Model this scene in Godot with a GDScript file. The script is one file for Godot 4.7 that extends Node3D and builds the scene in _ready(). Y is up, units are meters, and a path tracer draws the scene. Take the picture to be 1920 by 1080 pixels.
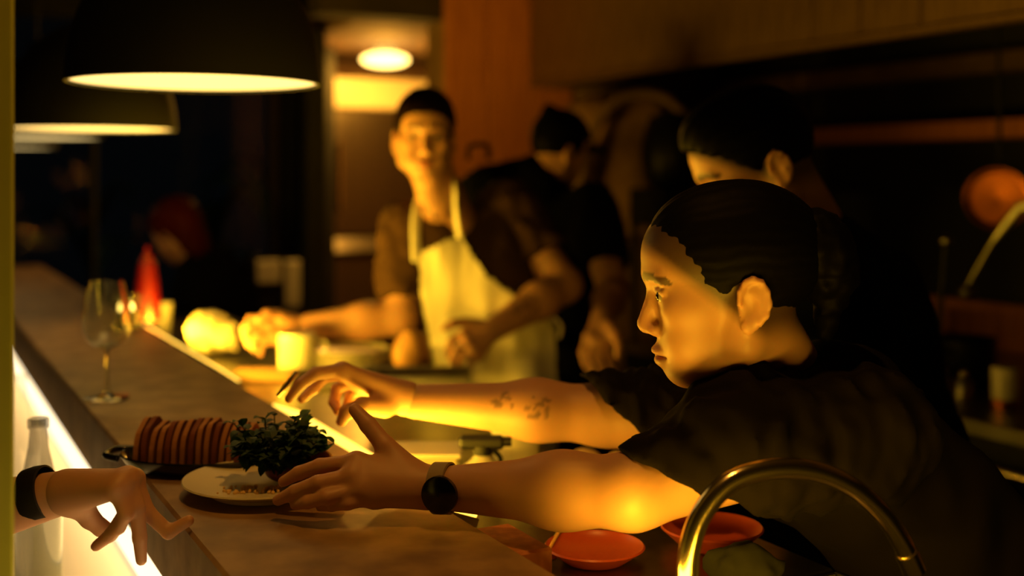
extends Node3D
# An open restaurant kitchen at night, seen along the concrete pass.
# World axes: -Z runs away along the pass, +X goes to the kitchen side, y is up, metres.

const FPX := 2200.0
const HY := 330.0
const EYE := 1.48
const TH := 0.48520        # the camera looks 27.8 degrees to the right of the pass
const SLAB := 1.06         # top of the concrete pass
const WORK := 0.975        # top of the kitchen worktop
const SX0 := 0.309
const SX1 := 0.619

var used := {}
var RV := Vector3(cos(TH), 0, sin(TH))
var FV := Vector3(sin(TH), 0, -cos(TH))
var M := {}
var rng := RandomNumberGenerator.new()

# ---------- pixel to place ----------
func P(px: float, py: float, z: float) -> Vector3:
	return RV * ((px - 960.0) / FPX * z) + FV * z + Vector3(0, EYE - (py - HY) / FPX * z, 0)
func PY(px: float, py: float, y: float) -> Vector3:      # on the level y
	return P(px, py, FPX * (EYE - y) / (py - HY))
func PX(px: float, py: float, x: float) -> Vector3:      # on the upright plane X = x
	return P(px, py, x / (RV.x * (px - 960.0) / FPX + FV.x))
func PD(px: float, py: float, d: float) -> Vector3:      # on the upright plane Z = -d
	return P(px, py, d / (-FV.z - RV.z * (px - 960.0) / FPX))

# ---------- names, things, parts ----------
func numbered(n: String) -> String:
	if not used.has(n):
		used[n] = 0
		return n
	used[n] += 1
	return "%s_%03d" % [n, used[n]]
func thing(called: String, label: String, category: String, at := Vector3.ZERO, group := "") -> Node3D:
	var o := Node3D.new()
	o.name = numbered(called)
	add_child(o)
	o.position = at
	o.set_meta("label", label)
	o.set_meta("category", category)
	if group != "":
		o.set_meta("group", group)
	return o
func origin_of(n: Node) -> Vector3:
	var p := Vector3.ZERO
	while n is Node3D and n != self:
		p += n.position
		n = n.get_parent()
	return p

class Acc:
	var v := PackedVector3Array()
	var n := PackedVector3Array()
	var c := PackedColorArray()
	var i := PackedInt32Array()
	func tri(a: Vector3, b: Vector3, d: Vector3, away: Vector3) -> void:
		var nn := (b - a).cross(d - a).normalized()
		if nn == Vector3.ZERO:
			return
		var flip := nn.dot((a + b + d) / 3.0 - away) < 0.0
		if flip:
			nn = -nn
		var k := v.size()
		v.append_array([a, b, d])
		n.append_array([nn, nn, nn])
		c.append_array([Color.WHITE, Color.WHITE, Color.WHITE])
		i.append_array([k, k + 1, k + 2] if flip else [k, k + 2, k + 1])
	func quad(a: Vector3, b: Vector3, d: Vector3, e: Vector3, away: Vector3) -> void:
		tri(a, b, d, away)
		tri(a, d, e, away)
	func sm(a: int, b: int, d: int) -> void:      # a triangle of vertices that are there, turned to their normals
		var nn := (v[b] - v[a]).cross(v[d] - v[a])
		if nn.dot(n[a] + n[b] + n[d]) < 0.0:
			i.append_array([a, b, d])
		else:
			i.append_array([a, d, b])

func put(called: String, a: Acc, m: Material, parent: Node) -> MeshInstance3D:
	var o := MeshInstance3D.new()
	o.name = called
	var sh := origin_of(parent)
	var vs := PackedVector3Array()
	vs.resize(a.v.size())
	for k in a.v.size():
		vs[k] = a.v[k] - sh
	var arr := []
	arr.resize(Mesh.ARRAY_MAX)
	arr[Mesh.ARRAY_VERTEX] = vs
	arr[Mesh.ARRAY_NORMAL] = a.n
	arr[Mesh.ARRAY_COLOR] = a.c
	arr[Mesh.ARRAY_INDEX] = a.i
	var me := ArrayMesh.new()
	me.add_surface_from_arrays(Mesh.PRIMITIVE_TRIANGLES, arr)
	me.surface_set_material(0, m)
	o.mesh = me
	if parent == self:
		o.name = numbered(called)
	parent.add_child(o, true)
	return o
func tag(o: Node, label: String, category: String, group := "") -> void:
	o.set_meta("label", label)
	o.set_meta("category", category)
	if group != "":
		o.set_meta("group", group)
func struct(called: String, a: Acc, m: Material, label: String, category: String) -> MeshInstance3D:
	var o := put(called, a, m, self)
	tag(o, label, category)
	o.set_meta("kind", "structure")
	return o

# ---------- shapes ----------
func box(a: Acc, lo: Vector3, hi: Vector3, b := 0.004, turn := Basis.IDENTITY, about := Vector3.INF) -> Acc:
	var c := (lo + hi) / 2.0
	var h := (hi - lo).abs() / 2.0
	b = minf(b, minf(h.x, minf(h.y, h.z)) * 0.6)
	if about == Vector3.INF:
		about = c
	var T := func(p: Vector3) -> Vector3: return about + turn * (c + p - about)
	var cc: Vector3 = T.call(Vector3.ZERO)
	var S := [-1.0, 1.0]
	for ax in 3:
		var u := (ax + 1) % 3
		var w := (ax + 2) % 3
		for s in S:
			var q := []
			for e in [[-1, -1], [1, -1], [1, 1], [-1, 1]]:
				var p := Vector3.ZERO
				p[ax] = s * h[ax]
				p[u] = e[0] * (h[u] - b)
				p[w] = e[1] * (h[w] - b)
				q.append(T.call(p))
			a.quad(q[0], q[1], q[2], q[3], cc)
		for s in S:
			for t in S:      # the bevel along ax
				var q2 := []
				for e in [[-1, 0], [1, 0], [1, 1], [-1, 1]]:
					var p := Vector3.ZERO
					p[ax] = e[0] * (h[ax] - b)
					p[u] = s * (h[u] - (0.0 if e[1] == 0 else b))
					p[w] = t * (h[w] - (b if e[1] == 0 else 0.0))
					q2.append(T.call(p))
				a.quad(q2[0], q2[1], q2[2], q2[3], cc)
	for s in S:
		for t in S:
			for r in S:
				var k := Vector3(s * h.x, t * h.y, r * h.z)
				a.tri(T.call(k - Vector3(0, t, r) * b), T.call(k - Vector3(s, 0, r) * b), T.call(k - Vector3(s, t, 0) * b), cc)
	return a
# profile: [[radius, height], ...] turned about the upright line through at
func lathe(a: Acc, at: Vector3, pr: Array, seg := 32, turn := Basis.IDENTITY, sc := Vector3.ONE) -> Acc:
	var ns := []
	for j in pr.size() - 1:
		var d := Vector2(pr[j + 1][0] - pr[j][0], pr[j + 1][1] - pr[j][1])
		ns.append(Vector2(d.y, -d.x).normalized())
	for j in pr.size() - 1:
		var n0: Vector2 = ns[j]
		var n1: Vector2 = ns[j]
		if j > 0 and ns[j - 1].dot(ns[j]) > 0.7:
			n0 = (ns[j - 1] + ns[j]).normalized()
		if j < ns.size() - 1 and ns[j + 1].dot(ns[j]) > 0.7:
			n1 = (ns[j + 1] + ns[j]).normalized()
		var k := a.v.size()
		for e in seg + 1:
			var t := TAU * e / seg
			var cs := cos(t)
			var sn := sin(t)
			for q in 2:
				var r: float = pr[j + q][0]
				var nn: Vector2 = n0 if q == 0 else n1
				a.v.append(at + turn * (Vector3(r * cs, pr[j + q][1], r * sn) * sc))
				a.n.append((turn * (Vector3(nn.x * cs, nn.y, nn.x * sn) / sc)).normalized())
				a.c.append(Color.WHITE)
		for e in seg:
			a.sm(k + e * 2, k + e * 2 + 1, k + e * 2 + 2)
			a.sm(k + e * 2 + 1, k + e * 2 + 3, k + e * 2 + 2)
	return a
func tube(a: Acc, pts: Array, rad, seg := 12, flat := 1.0) -> Acc:
	var nn := pts.size()
	var k := a.v.size()
	var up := Vector3.UP
	var d0: Vector3 = (pts[1] - pts[0]).normalized()
	if absf(d0.dot(up)) > 0.95:
		up = Vector3.RIGHT
	for j in nn:
		var d: Vector3 = (pts[mini(j + 1, nn - 1)] - pts[maxi(j - 1, 0)]).normalized()
		var sd := d.cross(up).normalized()
		up = sd.cross(d).normalized()
		var r: float = rad[j] if rad is Array else rad
		for e in seg:
			var t := TAU * e / seg
			var o := sd * cos(t) + up * sin(t) * flat
			a.v.append(pts[j] + o * r)
			a.n.append((sd * cos(t) * flat + up * sin(t)).normalized())
			a.c.append(Color.WHITE)
	for j in nn - 1:
		for e in seg:
			var p := k + j * seg + e
			var q := k + j * seg + (e + 1) % seg
			a.sm(p, q, p + seg)
			a.sm(q, q + seg, p + seg)
	for end in 2:
		var b := k + (0 if end == 0 else (nn - 1) * seg)
		var dir: Vector3 = (pts[0] - pts[1] if end == 0 else pts[nn - 1] - pts[nn - 2]).normalized()
		var ce: Vector3 = pts[0] if end == 0 else pts[nn - 1]
		for e in seg:
			a.tri(ce, a.v[b + e], a.v[b + (e + 1) % seg], ce - dir)
	return a
func ball(a: Acc, c: Vector3, r: Vector3, turn := Basis.IDENTITY, seg := 20) -> Acc:
	var pr := []
	for j in 13:
		var t := -PI / 2 + PI * j / 12.0
		pr.append([maxf(cos(t), 0.0005), sin(t)])
	return lathe(a, c, pr, seg, turn, r)
func spline(pts: Array, per := 6) -> Array:
	var out := []
	for j in pts.size() - 1:
		var p0 = pts[maxi(j - 1, 0)]
		var p3 = pts[mini(j + 2, pts.size() - 1)]
		for t in per:
			out.append(pts[j].cubic_interpolate(pts[j + 1], p0, p3, float(t) / per))
	out.append(pts[-1])
	return out
# a curved leaf: a folded strip along the path
func leaf(a: Acc, pts: Array, width: float, fold := 0.25) -> Acc:
	var sp := spline(pts, 3)
	var rows := []
	for j in sp.size():
		var t := float(j) / (sp.size() - 1)
		var d: Vector3 = (sp[mini(j + 1, sp.size() - 1)] - sp[maxi(j - 1, 0)]).normalized()
		var sd := d.cross(Vector3.UP)
		sd = Vector3.RIGHT if sd.length() < 0.05 else sd.normalized()
		var up := sd.cross(d)
		var w := width * (sin(PI * pow(t, 0.7)) * 0.95 + 0.03)
		rows.append([sp[j] - sd * w + up * w * fold, sp[j], sp[j] + sd * w + up * w * fold, up])
	for j in rows.size() - 1:
		for e in 2:
			a.quad(rows[j][e], rows[j][e + 1], rows[j + 1][e + 1], rows[j + 1][e], rows[j][1] - rows[j][3])
	return a

# ---------- bodies: distance fields meshed as surface nets ----------
func cap(a: Vector3, b: Vector3, ra: float, rb: float, k := 0.02, op := 1) -> Dictionary:
	return {"t": 0, "a": a, "b": b, "ra": ra, "rb": rb, "k": k, "op": op}
func ell(c: Vector3, bs: Basis, r: Vector3, k := 0.015, op := 1) -> Dictionary:
	return {"t": 1, "c": c, "bs": bs, "r": r, "k": k, "op": op}
func cut(o: Vector3, n: Vector3, k := 0.0) -> Dictionary:      # takes away what lies on the side n points to
	return {"t": 2, "o": o, "n": n.normalized(), "k": k, "op": 2}

func field(acc: Acc, prims: Array, cell: float, col = null, disp = null) -> Acc:
	var lo := Vector3.INF
	var hi := -Vector3.INF
	for p in prims:
		if p.op != 1:
			continue
		if p.t == 0:
			var ra: Vector3 = Vector3.ONE * float(p.ra)
			var rb: Vector3 = Vector3.ONE * float(p.rb)
			lo = lo.min(p.a - ra).min(p.b - rb)
			hi = hi.max(p.a + ra).max(p.b + rb)
		else:
			var m := Vector3.ONE * maxf(p.r.x, maxf(p.r.y, p.r.z))
			lo = lo.min(p.c - m)
			hi = hi.max(p.c + m)
	lo -= Vector3.ONE * cell * 3.5
	hi += Vector3.ONE * cell * 3.5
	var nx := int((hi.x - lo.x) / cell) + 2
	var ny := int((hi.y - lo.y) / cell) + 2
	var nz := int((hi.z - lo.z) / cell) + 2
	var g := PackedFloat32Array()
	g.resize(nx * ny * nz)
	g.fill(1.0)
	for p in prims:
		var k: float = p.k
		var op: int = p.op
		if p.t == 2:
			var n: Vector3 = p.n
			var o: Vector3 = p.o
			for z in nz:
				for y in ny:
					var row := (z * ny + y) * nx
					var b0 := n.dot(lo + Vector3(0, y, z) * cell - o)
					var st := n.x * cell
					for x in nx:
						var db := b0 + st * x
						if db > g[row + x]:
							g[row + x] = db
			continue
		var bl: Vector3
		var bh: Vector3
		var pad := k + cell * 2.5
		if p.t == 0:
			bl = p.a.min(p.b) - Vector3.ONE * (maxf(p.ra, p.rb) + pad)
			bh = p.a.max(p.b) + Vector3.ONE * (maxf(p.ra, p.rb) + pad)
		else:
			var bs: Basis = p.bs
			var ext := Vector3.ZERO
			for ax in 3:
				ext += bs[ax].abs() * p.r[ax]
			bl = p.c - ext - Vector3.ONE * pad
			bh = p.c + ext + Vector3.ONE * pad
		var x0 := maxi(0, int((bl.x - lo.x) / cell))
		var y0 := maxi(0, int((bl.y - lo.y) / cell))
		var z0 := maxi(0, int((bl.z - lo.z) / cell))
		var x1 := mini(nx, int((bh.x - lo.x) / cell) + 2)
		var y1 := mini(ny, int((bh.y - lo.y) / cell) + 2)
		var z1 := mini(nz, int((bh.z - lo.z) / cell) + 2)
		var pa: Vector3 = p.a if p.t == 0 else p.c
		var ba: Vector3 = (p.b - p.a) if p.t == 0 else Vector3.ZERO
		var bb := maxf(ba.length_squared(), 1e-9)
		var ra: float = p.ra if p.t == 0 else 0.0
		var dr: float = (p.rb - p.ra) if p.t == 0 else 0.0
		var inv: Basis = p.bs.transposed() if p.t == 1 else Basis.IDENTITY
		var ir: Vector3 = (Vector3.ONE / p.r) if p.t == 1 else Vector3.ONE
		var round_one: bool = p.t == 0
		var k4 := 0.25 / k if k > 0.0 else 0.0
		for z in range(z0, z1):
			for y in range(y0, y1):
				var row := (z * ny + y) * nx
				var q := lo + Vector3(x0, y, z) * cell - pa
				for x in range(x0, x1):
					var db: float
					if round_one:
						var h := clampf(q.dot(ba) / bb, 0.0, 1.0)
						db = (q - ba * h).length() - ra - dr * h
					else:
						var e := (inv * q) * ir
						var l := e.length()
						var l2 := (e * ir).length()
						db = l * (l - 1.0) / maxf(l2, 1e-6)
					q.x += cell
					var d := g[row + x]
					if op == 1:
						var df := absf(d - db)
						var r := minf(d, db)
						if df < k:
							r -= (k - df) * (k - df) * k4
						g[row + x] = r
					else:
						db = -db
						var df := absf(d - db)
						var r := maxf(d, db)
						if df < k:
							r += (k - df) * (k - df) * k4
						g[row + x] = r
	if disp != null:
		for z in nz:
			for y in ny:
				var row := (z * ny + y) * nx
				for x in nx:
					var d := g[row + x]
					if d < 0.035 and d > -0.035:
						g[row + x] = d + disp.call(lo + Vector3(x, y, z) * cell)
	# surface nets
	var id := PackedInt32Array()
	id.resize(nx * ny * nz)
	id.fill(-1)
	var first := acc.v.size()
	var sy := nx
	var sz := nx * ny
	for z in nz - 1:
		for y in ny - 1:
			var row := (z * ny + y) * nx
			for x in nx - 1:
				var at := row + x
				var g0 := g[at]
				var g1 := g[at + 1]
				var g2 := g[at + sy]
				var g3 := g[at + sy + 1]
				var g4 := g[at + sz]
				var g5 := g[at + sz + 1]
				var g6 := g[at + sz + sy]
				var g7 := g[at + sz + sy + 1]
				var neg := int(g0 < 0) + int(g1 < 0) + int(g2 < 0) + int(g3 < 0) + int(g4 < 0) + int(g5 < 0) + int(g6 < 0) + int(g7 < 0)
				if neg == 0 or neg == 8:
					continue
				var s := Vector3.ZERO
				var cnt := 0
				if (g0 < 0) != (g1 < 0): s += Vector3(g0 / (g0 - g1), 0, 0); cnt += 1
				if (g2 < 0) != (g3 < 0): s += Vector3(g2 / (g2 - g3), 1, 0); cnt += 1
				if (g4 < 0) != (g5 < 0): s += Vector3(g4 / (g4 - g5), 0, 1); cnt += 1
				if (g6 < 0) != (g7 < 0): s += Vector3(g6 / (g6 - g7), 1, 1); cnt += 1
				if (g0 < 0) != (g2 < 0): s += Vector3(0, g0 / (g0 - g2), 0); cnt += 1
				if (g1 < 0) != (g3 < 0): s += Vector3(1, g1 / (g1 - g3), 0); cnt += 1
				if (g4 < 0) != (g6 < 0): s += Vector3(0, g4 / (g4 - g6), 1); cnt += 1
				if (g5 < 0) != (g7 < 0): s += Vector3(1, g5 / (g5 - g7), 1); cnt += 1
				if (g0 < 0) != (g4 < 0): s += Vector3(0, 0, g0 / (g0 - g4)); cnt += 1
				if (g1 < 0) != (g5 < 0): s += Vector3(1, 0, g1 / (g1 - g5)); cnt += 1
				if (g2 < 0) != (g6 < 0): s += Vector3(0, 1, g2 / (g2 - g6)); cnt += 1
				if (g3 < 0) != (g7 < 0): s += Vector3(1, 1, g3 / (g3 - g7)); cnt += 1
				id[at] = acc.v.size()
				var w := lo + (Vector3(x, y, z) + s / cnt) * cell
				acc.v.append(w)
				acc.n.append(Vector3.ZERO)
				acc.c.append(col.call(w) if col != null else Color.WHITE)
	for z in range(1, nz - 1):
		for y in range(1, ny - 1):
			var row := (z * ny + y) * nx
			for x in range(1, nx - 1):
				var at := row + x
				var ins := g[at] < 0
				if ins != (g[at + 1] < 0):
					quad_of(acc, id[at - sy - sz], id[at - sz], id[at], id[at - sy], ins)
				if ins != (g[at + sy] < 0):
					quad_of(acc, id[at - 1 - sz], id[at - 1], id[at], id[at - sz], ins)
				if ins != (g[at + sz] < 0):
					quad_of(acc, id[at - 1 - sy], id[at - sy], id[at], id[at - 1], ins)
	for j in range(first, acc.v.size()):
		acc.n[j] = acc.n[j].normalized()
	return acc
func quad_of(acc: Acc, a: int, b: int, c: int, d: int, ins: bool) -> void:
	if a < 0 or b < 0 or c < 0 or d < 0:
		return
	var nn := (acc.v[c] - acc.v[a]).cross(acc.v[d] - acc.v[b])
	if ins:
		acc.i.append_array([a, c, b, a, d, c])
	else:
		nn = -nn
		acc.i.append_array([a, b, c, a, c, d])
	for j in [a, b, c, d]:
		acc.n[j] += nn

# a head: c is the middle of the skull, f where the face points, u the top; x forward, y up, z to the person's left
class Head:
	var c: Vector3
	var bs: Basis
	var sc := 1.0
	func _init(c_: Vector3, f: Vector3, u: Vector3, sc_ := 1.0) -> void:
		c = c_
		sc = sc_
		f = f.normalized()
		var s := f.cross(u).normalized()
		bs = Basis(f, s.cross(f).normalized(), s)
	func L(x: float, y: float, z := 0.0) -> Vector3:
		return c + bs * (Vector3(x, y, z) * sc)
	func own(p: Vector3) -> Vector3:
		return bs.transposed() * (p - c) / sc
func he(h: Head, x: float, y: float, z: float, rx: float, ry: float, rz: float, k := 0.012, op := 1) -> Dictionary:
	return ell(h.L(x, y, z), h.bs, Vector3(rx, ry, rz) * h.sc, k * h.sc, op)
func hc(h: Head, a: Vector3, b: Vector3, ra: float, rb: float, k := 0.008, op := 1) -> Dictionary:
	return cap(h.L(a.x, a.y, a.z), h.L(b.x, b.y, b.z), ra * h.sc, rb * h.sc, k * h.sc, op)
func face(h: Head, man := 0.0) -> Array:
	var pr := [
		he(h, -0.005, 0.006, 0, 0.098, 0.084, 0.073), he(h, 0.043, 0.012, 0, 0.053, 0.055, 0.060, 0.02),
		he(h, 0.028, -0.056, 0, 0.056, 0.074, 0.056, 0.02), he(h, 0.056, -0.127, 0, 0.019 + man * 0.003, 0.017, 0.021 + man * 0.004, 0.02),
		he(h, 0.066, -0.102, 0, 0.020, 0.028, 0.030, 0.02),
		hc(h, Vector3(0.084, -0.024, 0), Vector3(0.101, -0.066, 0), 0.0070, 0.0082 + man * 0.0012, 0.012),
		he(h, 0.094, -0.0725, 0, 0.012, 0.0078, 0.009, 0.008),
	]
	for s in [-1.0, 1.0]:
		pr.append_array([
			hc(h, Vector3(-0.012, -0.092, s * 0.047), Vector3(0.050, -0.128, s * 0.014), 0.017 + man * 0.003, 0.014, 0.022),
			hc(h, Vector3(-0.014, -0.05, s * 0.055), Vector3(-0.012, -0.092, s * 0.047), 0.016, 0.016, 0.02),
			he(h, 0.052, -0.050, s * 0.040, 0.028, 0.022, 0.021, 0.02), he(h, 0.050, -0.088, s * 0.034, 0.026, 0.026, 0.020, 0.02),
			hc(h, Vector3(0.089, -0.010, s * 0.010), Vector3(0.078, -0.011, s * 0.040), 0.0075 + man * 0.0015, 0.007, 0.014),
			he(h, 0.089, -0.0755, s * 0.0108, 0.009, 0.0068, 0.006, 0.006),
		])
	for s in [-1.0, 1.0]:
		pr.append_array([
			he(h, 0.093, -0.031, s * 0.031, 0.018, 0.011, 0.016, 0.010, -1),
			he(h, 0.0715, -0.0345, s * 0.031, 0.0115, 0.0115, 0.0135, 0.004),
			hc(h, Vector3(0.0845, -0.0265, s * 0.021), Vector3(0.0785, -0.0275, s * 0.043), 0.0040, 0.0038, 0.004),
			hc(h, Vector3(0.0825, -0.0395, s * 0.022), Vector3(0.0775, -0.0390, s * 0.042), 0.0026, 0.0026, 0.004),
			he(h, 0.094, -0.083, s * 0.007, 0.005, 0.003, 0.003, 0.003, -1),
		])
	pr.append_array([
		he(h, 0.0845, -0.1005, 0, 0.0105, 0.0065, 0.021, 0.006), he(h, 0.0815, -0.1125, 0, 0.0105, 0.0075, 0.019, 0.006),
		hc(h, Vector3(0.094, -0.1062, 0), Vector3(0.078, -0.1075, 0.024), 0.0022, 0.0016, 0.003, -1), hc(h, Vector3(0.094, -0.1062, 0), Vector3(0.078, -0.1075, -0.024), 0.0022, 0.0016, 0.003, -1),
	])
	for s in [-1.0, 1.0]:      # ears: rim, lobe, hollow
		var ear := h.bs * Basis(Vector3(0, 1, 0), s * 0.35)
		pr.append(ell(h.L(-0.019, -0.044, s * 0.0745), ear, Vector3(0.017, 0.030, 0.0055) * h.sc, 0.006 * h.sc))
		var ring := []
		for j in 9:
			var t := -0.5 + TAU * 0.72 * j / 8.0
			ring.append(Vector3(-0.021 + 0.0165 * cos(t + 0.4), -0.040 + 0.0255 * sin(t + 0.4), s * (0.0775 + 0.004 * (0.5 - 0.5 * cos(t + 0.4)))))
		for j in 8:
			pr.append(hc(h, ring[j], ring[j + 1], 0.0036, 0.0036, 0.003))
		pr.append(he(h, -0.012, -0.070, s * 0.0745, 0.008, 0.009, 0.005, 0.005))
		pr.append(he(h, -0.015, -0.047, s * 0.0815, 0.009, 0.015, 0.0075, 0.003, -1))
	return pr
func eyes(h: Head, parent: Node) -> void:
	for s in [-1.0, 1.0]:
		var e := put("eye", ball(Acc.new(), h.L(0.0735, -0.0325, s * 0.031), Vector3.ONE * 0.0122 * h.sc, h.bs, 16), M.eye_white, parent)
		put("iris", ball(Acc.new(), h.L(0.0823, -0.0325, s * 0.0305), Vector3(0.0046, 0.0066, 0.0066) * h.sc, h.bs, 12), M.iris, e)
func face_colour(h: Head, skin: Color, lip: Color, brow: Color, stubble := 0.0, line := Vector4.ZERO) -> Callable:      # line: where the hair begins (point and normal, forward and up); short hairs thin out in front of it
	return func(p: Vector3) -> Color:
		var q := h.own(p)
		var cc := skin
		if line != Vector4.ZERO and q.y > -0.11 and absf(q.z) < 0.072:
			var dd := (q.x - line.x) * line.z + (q.y - line.y) * line.w
			if dd < 0.015:
				return skin.lerp(brow, clampf((0.015 - dd) / 0.015, 0.0, 1.0) * 0.9 * smoothstep(-0.11, -0.06, q.y))
		if q.x > 0.04:
			var z := absf(q.z)
			var lp := Vector2((q.y + 0.1065) / 0.0105, z / 0.021).length()
			if lp < 1.0 and q.x > 0.076:
				cc = skin.lerp(lip, clampf((1.0 - lp) * 4.0, 0, 1))
			var by := -0.0085 - pow((z - 0.026) / 0.02, 2) * 0.004
			if z > 0.009 and z < 0.052 and absf(q.y - by) < 0.0052:
				cc = skin.lerp(brow, 0.85)
			if stubble > 0 and q.y < -0.085 and lp > 1.0:
				cc = skin.lerp(brow, stubble)
		return cc
# fingers: each [[joint, joint, joint, joint], base radius]; w is the wrist
func hand(w: Vector3, rw: float, fingers: Array, thumb: Array, sc := 1.0) -> Array:
	var pr := []
	var mcp := []
	for f in fingers:
		mcp.append(f[0])
	for j in 4:
		pr.append(cap(w.lerp(mcp[j], 0.12), mcp[j], rw * 0.78, 0.0115 * sc, 0.014))
	for j in 3:
		pr.append(cap(mcp[j], mcp[j + 1], 0.0105 * sc, 0.0105 * sc, 0.010))
	var r := [0.0096, 0.0098, 0.0092, 0.0080]
	for j in 4:
		var f: Array = fingers[j]
		pr.append(cap(f[0], f[1], r[j] * 1.05 * sc, r[j] * 0.98 * sc, 0.005))
		pr.append(cap(f[1], f[2], r[j] * 0.98 * sc, r[j] * 0.88 * sc, 0.003))
		pr.append(cap(f[2], f[3], r[j] * 0.88 * sc, r[j] * 0.70 * sc, 0.003))
	pr.append(cap(thumb[0], thumb[1], 0.017 * sc, 0.0125 * sc, 0.014))
	pr.append(cap(thumb[1], thumb[2], 0.0118 * sc, 0.0108 * sc, 0.004))
	pr.append(cap(thumb[2], thumb[3], 0.0106 * sc, 0.0080 * sc, 0.003))
	return pr

# ---------- materials ----------
func lin(r: float, g: float, b: float) -> Color:
	return Color(r, g, b).linear_to_srgb()
func mat(called: String, c: Color, rough := 0.7, metal := 0.0) -> StandardMaterial3D:
	var m := StandardMaterial3D.new()
	m.resource_name = called
	m.albedo_color = c
	m.roughness = rough
	m.metallic = metal
	M[called] = m
	return m
func noise(freq: float, c0: Color, c1: Color, sd: int, size := 512, oct := 4) -> NoiseTexture2D:
	var f := FastNoiseLite.new()
	f.seed = sd
	f.frequency = freq
	f.fractal_octaves = oct
	var t := NoiseTexture2D.new()
	t.width = size
	t.height = size
	t.seamless = true
	t.noise = f
	var g := Gradient.new()
	g.set_color(0, c0)
	g.set_color(1, c1)
	g.set_offset(0, 0.2)
	g.set_offset(1, 0.8)
	t.color_ramp = g
	return t
func grained(called: String, c0: Color, c1: Color, rough: float, metal: float, freq: float, scale: Vector3, sd: int, relief := 0.0) -> StandardMaterial3D:
	var m := mat(called, Color.WHITE, rough, metal)
	m.albedo_texture = noise(freq, c0, c1, sd)
	m.uv1_triplanar = true
	m.uv1_world_triplanar = true
	m.uv1_scale = scale
	if relief > 0.0:
		m.heightmap_enabled = true
		m.heightmap_scale = relief
		m.heightmap_texture = noise(freq * 2.0, Color.BLACK, Color.WHITE, sd + 7, 256)
	return m
func glow(called: String, e: Color, times: float) -> StandardMaterial3D:
	var m := mat(called, Color(0.85, 0.83, 0.78), 0.5)
	m.emission_enabled = true
	m.emission = e
	m.emission_energy_multiplier = times
	return m
func glass(called: String, c: Color, alpha: float, rough := 0.03) -> StandardMaterial3D:
	var m := mat(called, Color(c, alpha), rough)
	m.transparency = BaseMaterial3D.TRANSPARENCY_ALPHA
	return m
func tinted(called: String, rough: float, sheen := 0.0) -> StandardMaterial3D:
	var m := mat(called, Color.WHITE, rough)
	m.vertex_color_use_as_albedo = true
	if sheen > 0:
		m.rim_enabled = true
		m.rim = sheen
	return m

const AMBER := Color(1.0, 0.52, 0.022)
func area(called: String, at: Vector3, to: Vector3, along: Vector3, w: float, h: float, c: Color, e: float, parent: Node) -> void:
	var l := AreaLight3D.new()
	l.name = called
	l.area_size = Vector2(w, h)
	l.area_normalize_energy = false
	l.light_color = c
	l.light_energy = e
	l.area_range = 12.0
	l.shadow_enabled = true
	parent.add_child(l, true)
	var z := -to.normalized()
	var x := along.normalized()
	l.transform = Transform3D(Basis(x, z.cross(x), z), at - origin_of(parent))

func _ready() -> void:
	rng.seed = 7
	# ----- camera -----
	var at := CameraAttributesPhysical.new()
	at.frustum_near = 0.05
	at.frustum_far = 60.0
	at.frustum_focal_length = 41.0
	at.frustum_focus_distance = 1.42
	at.exposure_aperture = 1.9
	var cam := Camera3D.new()
	cam.name = "camera"
	add_child(cam)
	cam.attributes = at
	cam.projection = Camera3D.PROJECTION_FRUSTUM
	cam.near = 0.05
	cam.far = 60.0
	cam.size = 2.0 * 0.05 * 540.0 / FPX
	cam.frustum_offset = Vector2(0, -0.05 * (540.0 - HY) / FPX)
	cam.transform = Transform3D(Basis(RV, Vector3.UP, -FV), Vector3(0, EYE, 0))
	cam.current = true
	# ----- night outside, exposure -----
	var env := Environment.new()
	env.background_mode = Environment.BG_COLOR
	env.background_color = Color(0.012, 0.016, 0.02)
	env.tonemap_mode = Environment.TONE_MAPPER_LINEAR
	env.tonemap_exposure = 1.0
	env.sdfgi_enabled = true
	env.ssao_enabled = true
	env.ssil_enabled = true
	var we := WorldEnvironment.new()
	we.name = "world"
	we.environment = env
	add_child(we)

	materials()
	structure()
	lamps()
	pass_things()
	worktop_things()
	cook_line()
	far_things()
	people()

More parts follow.
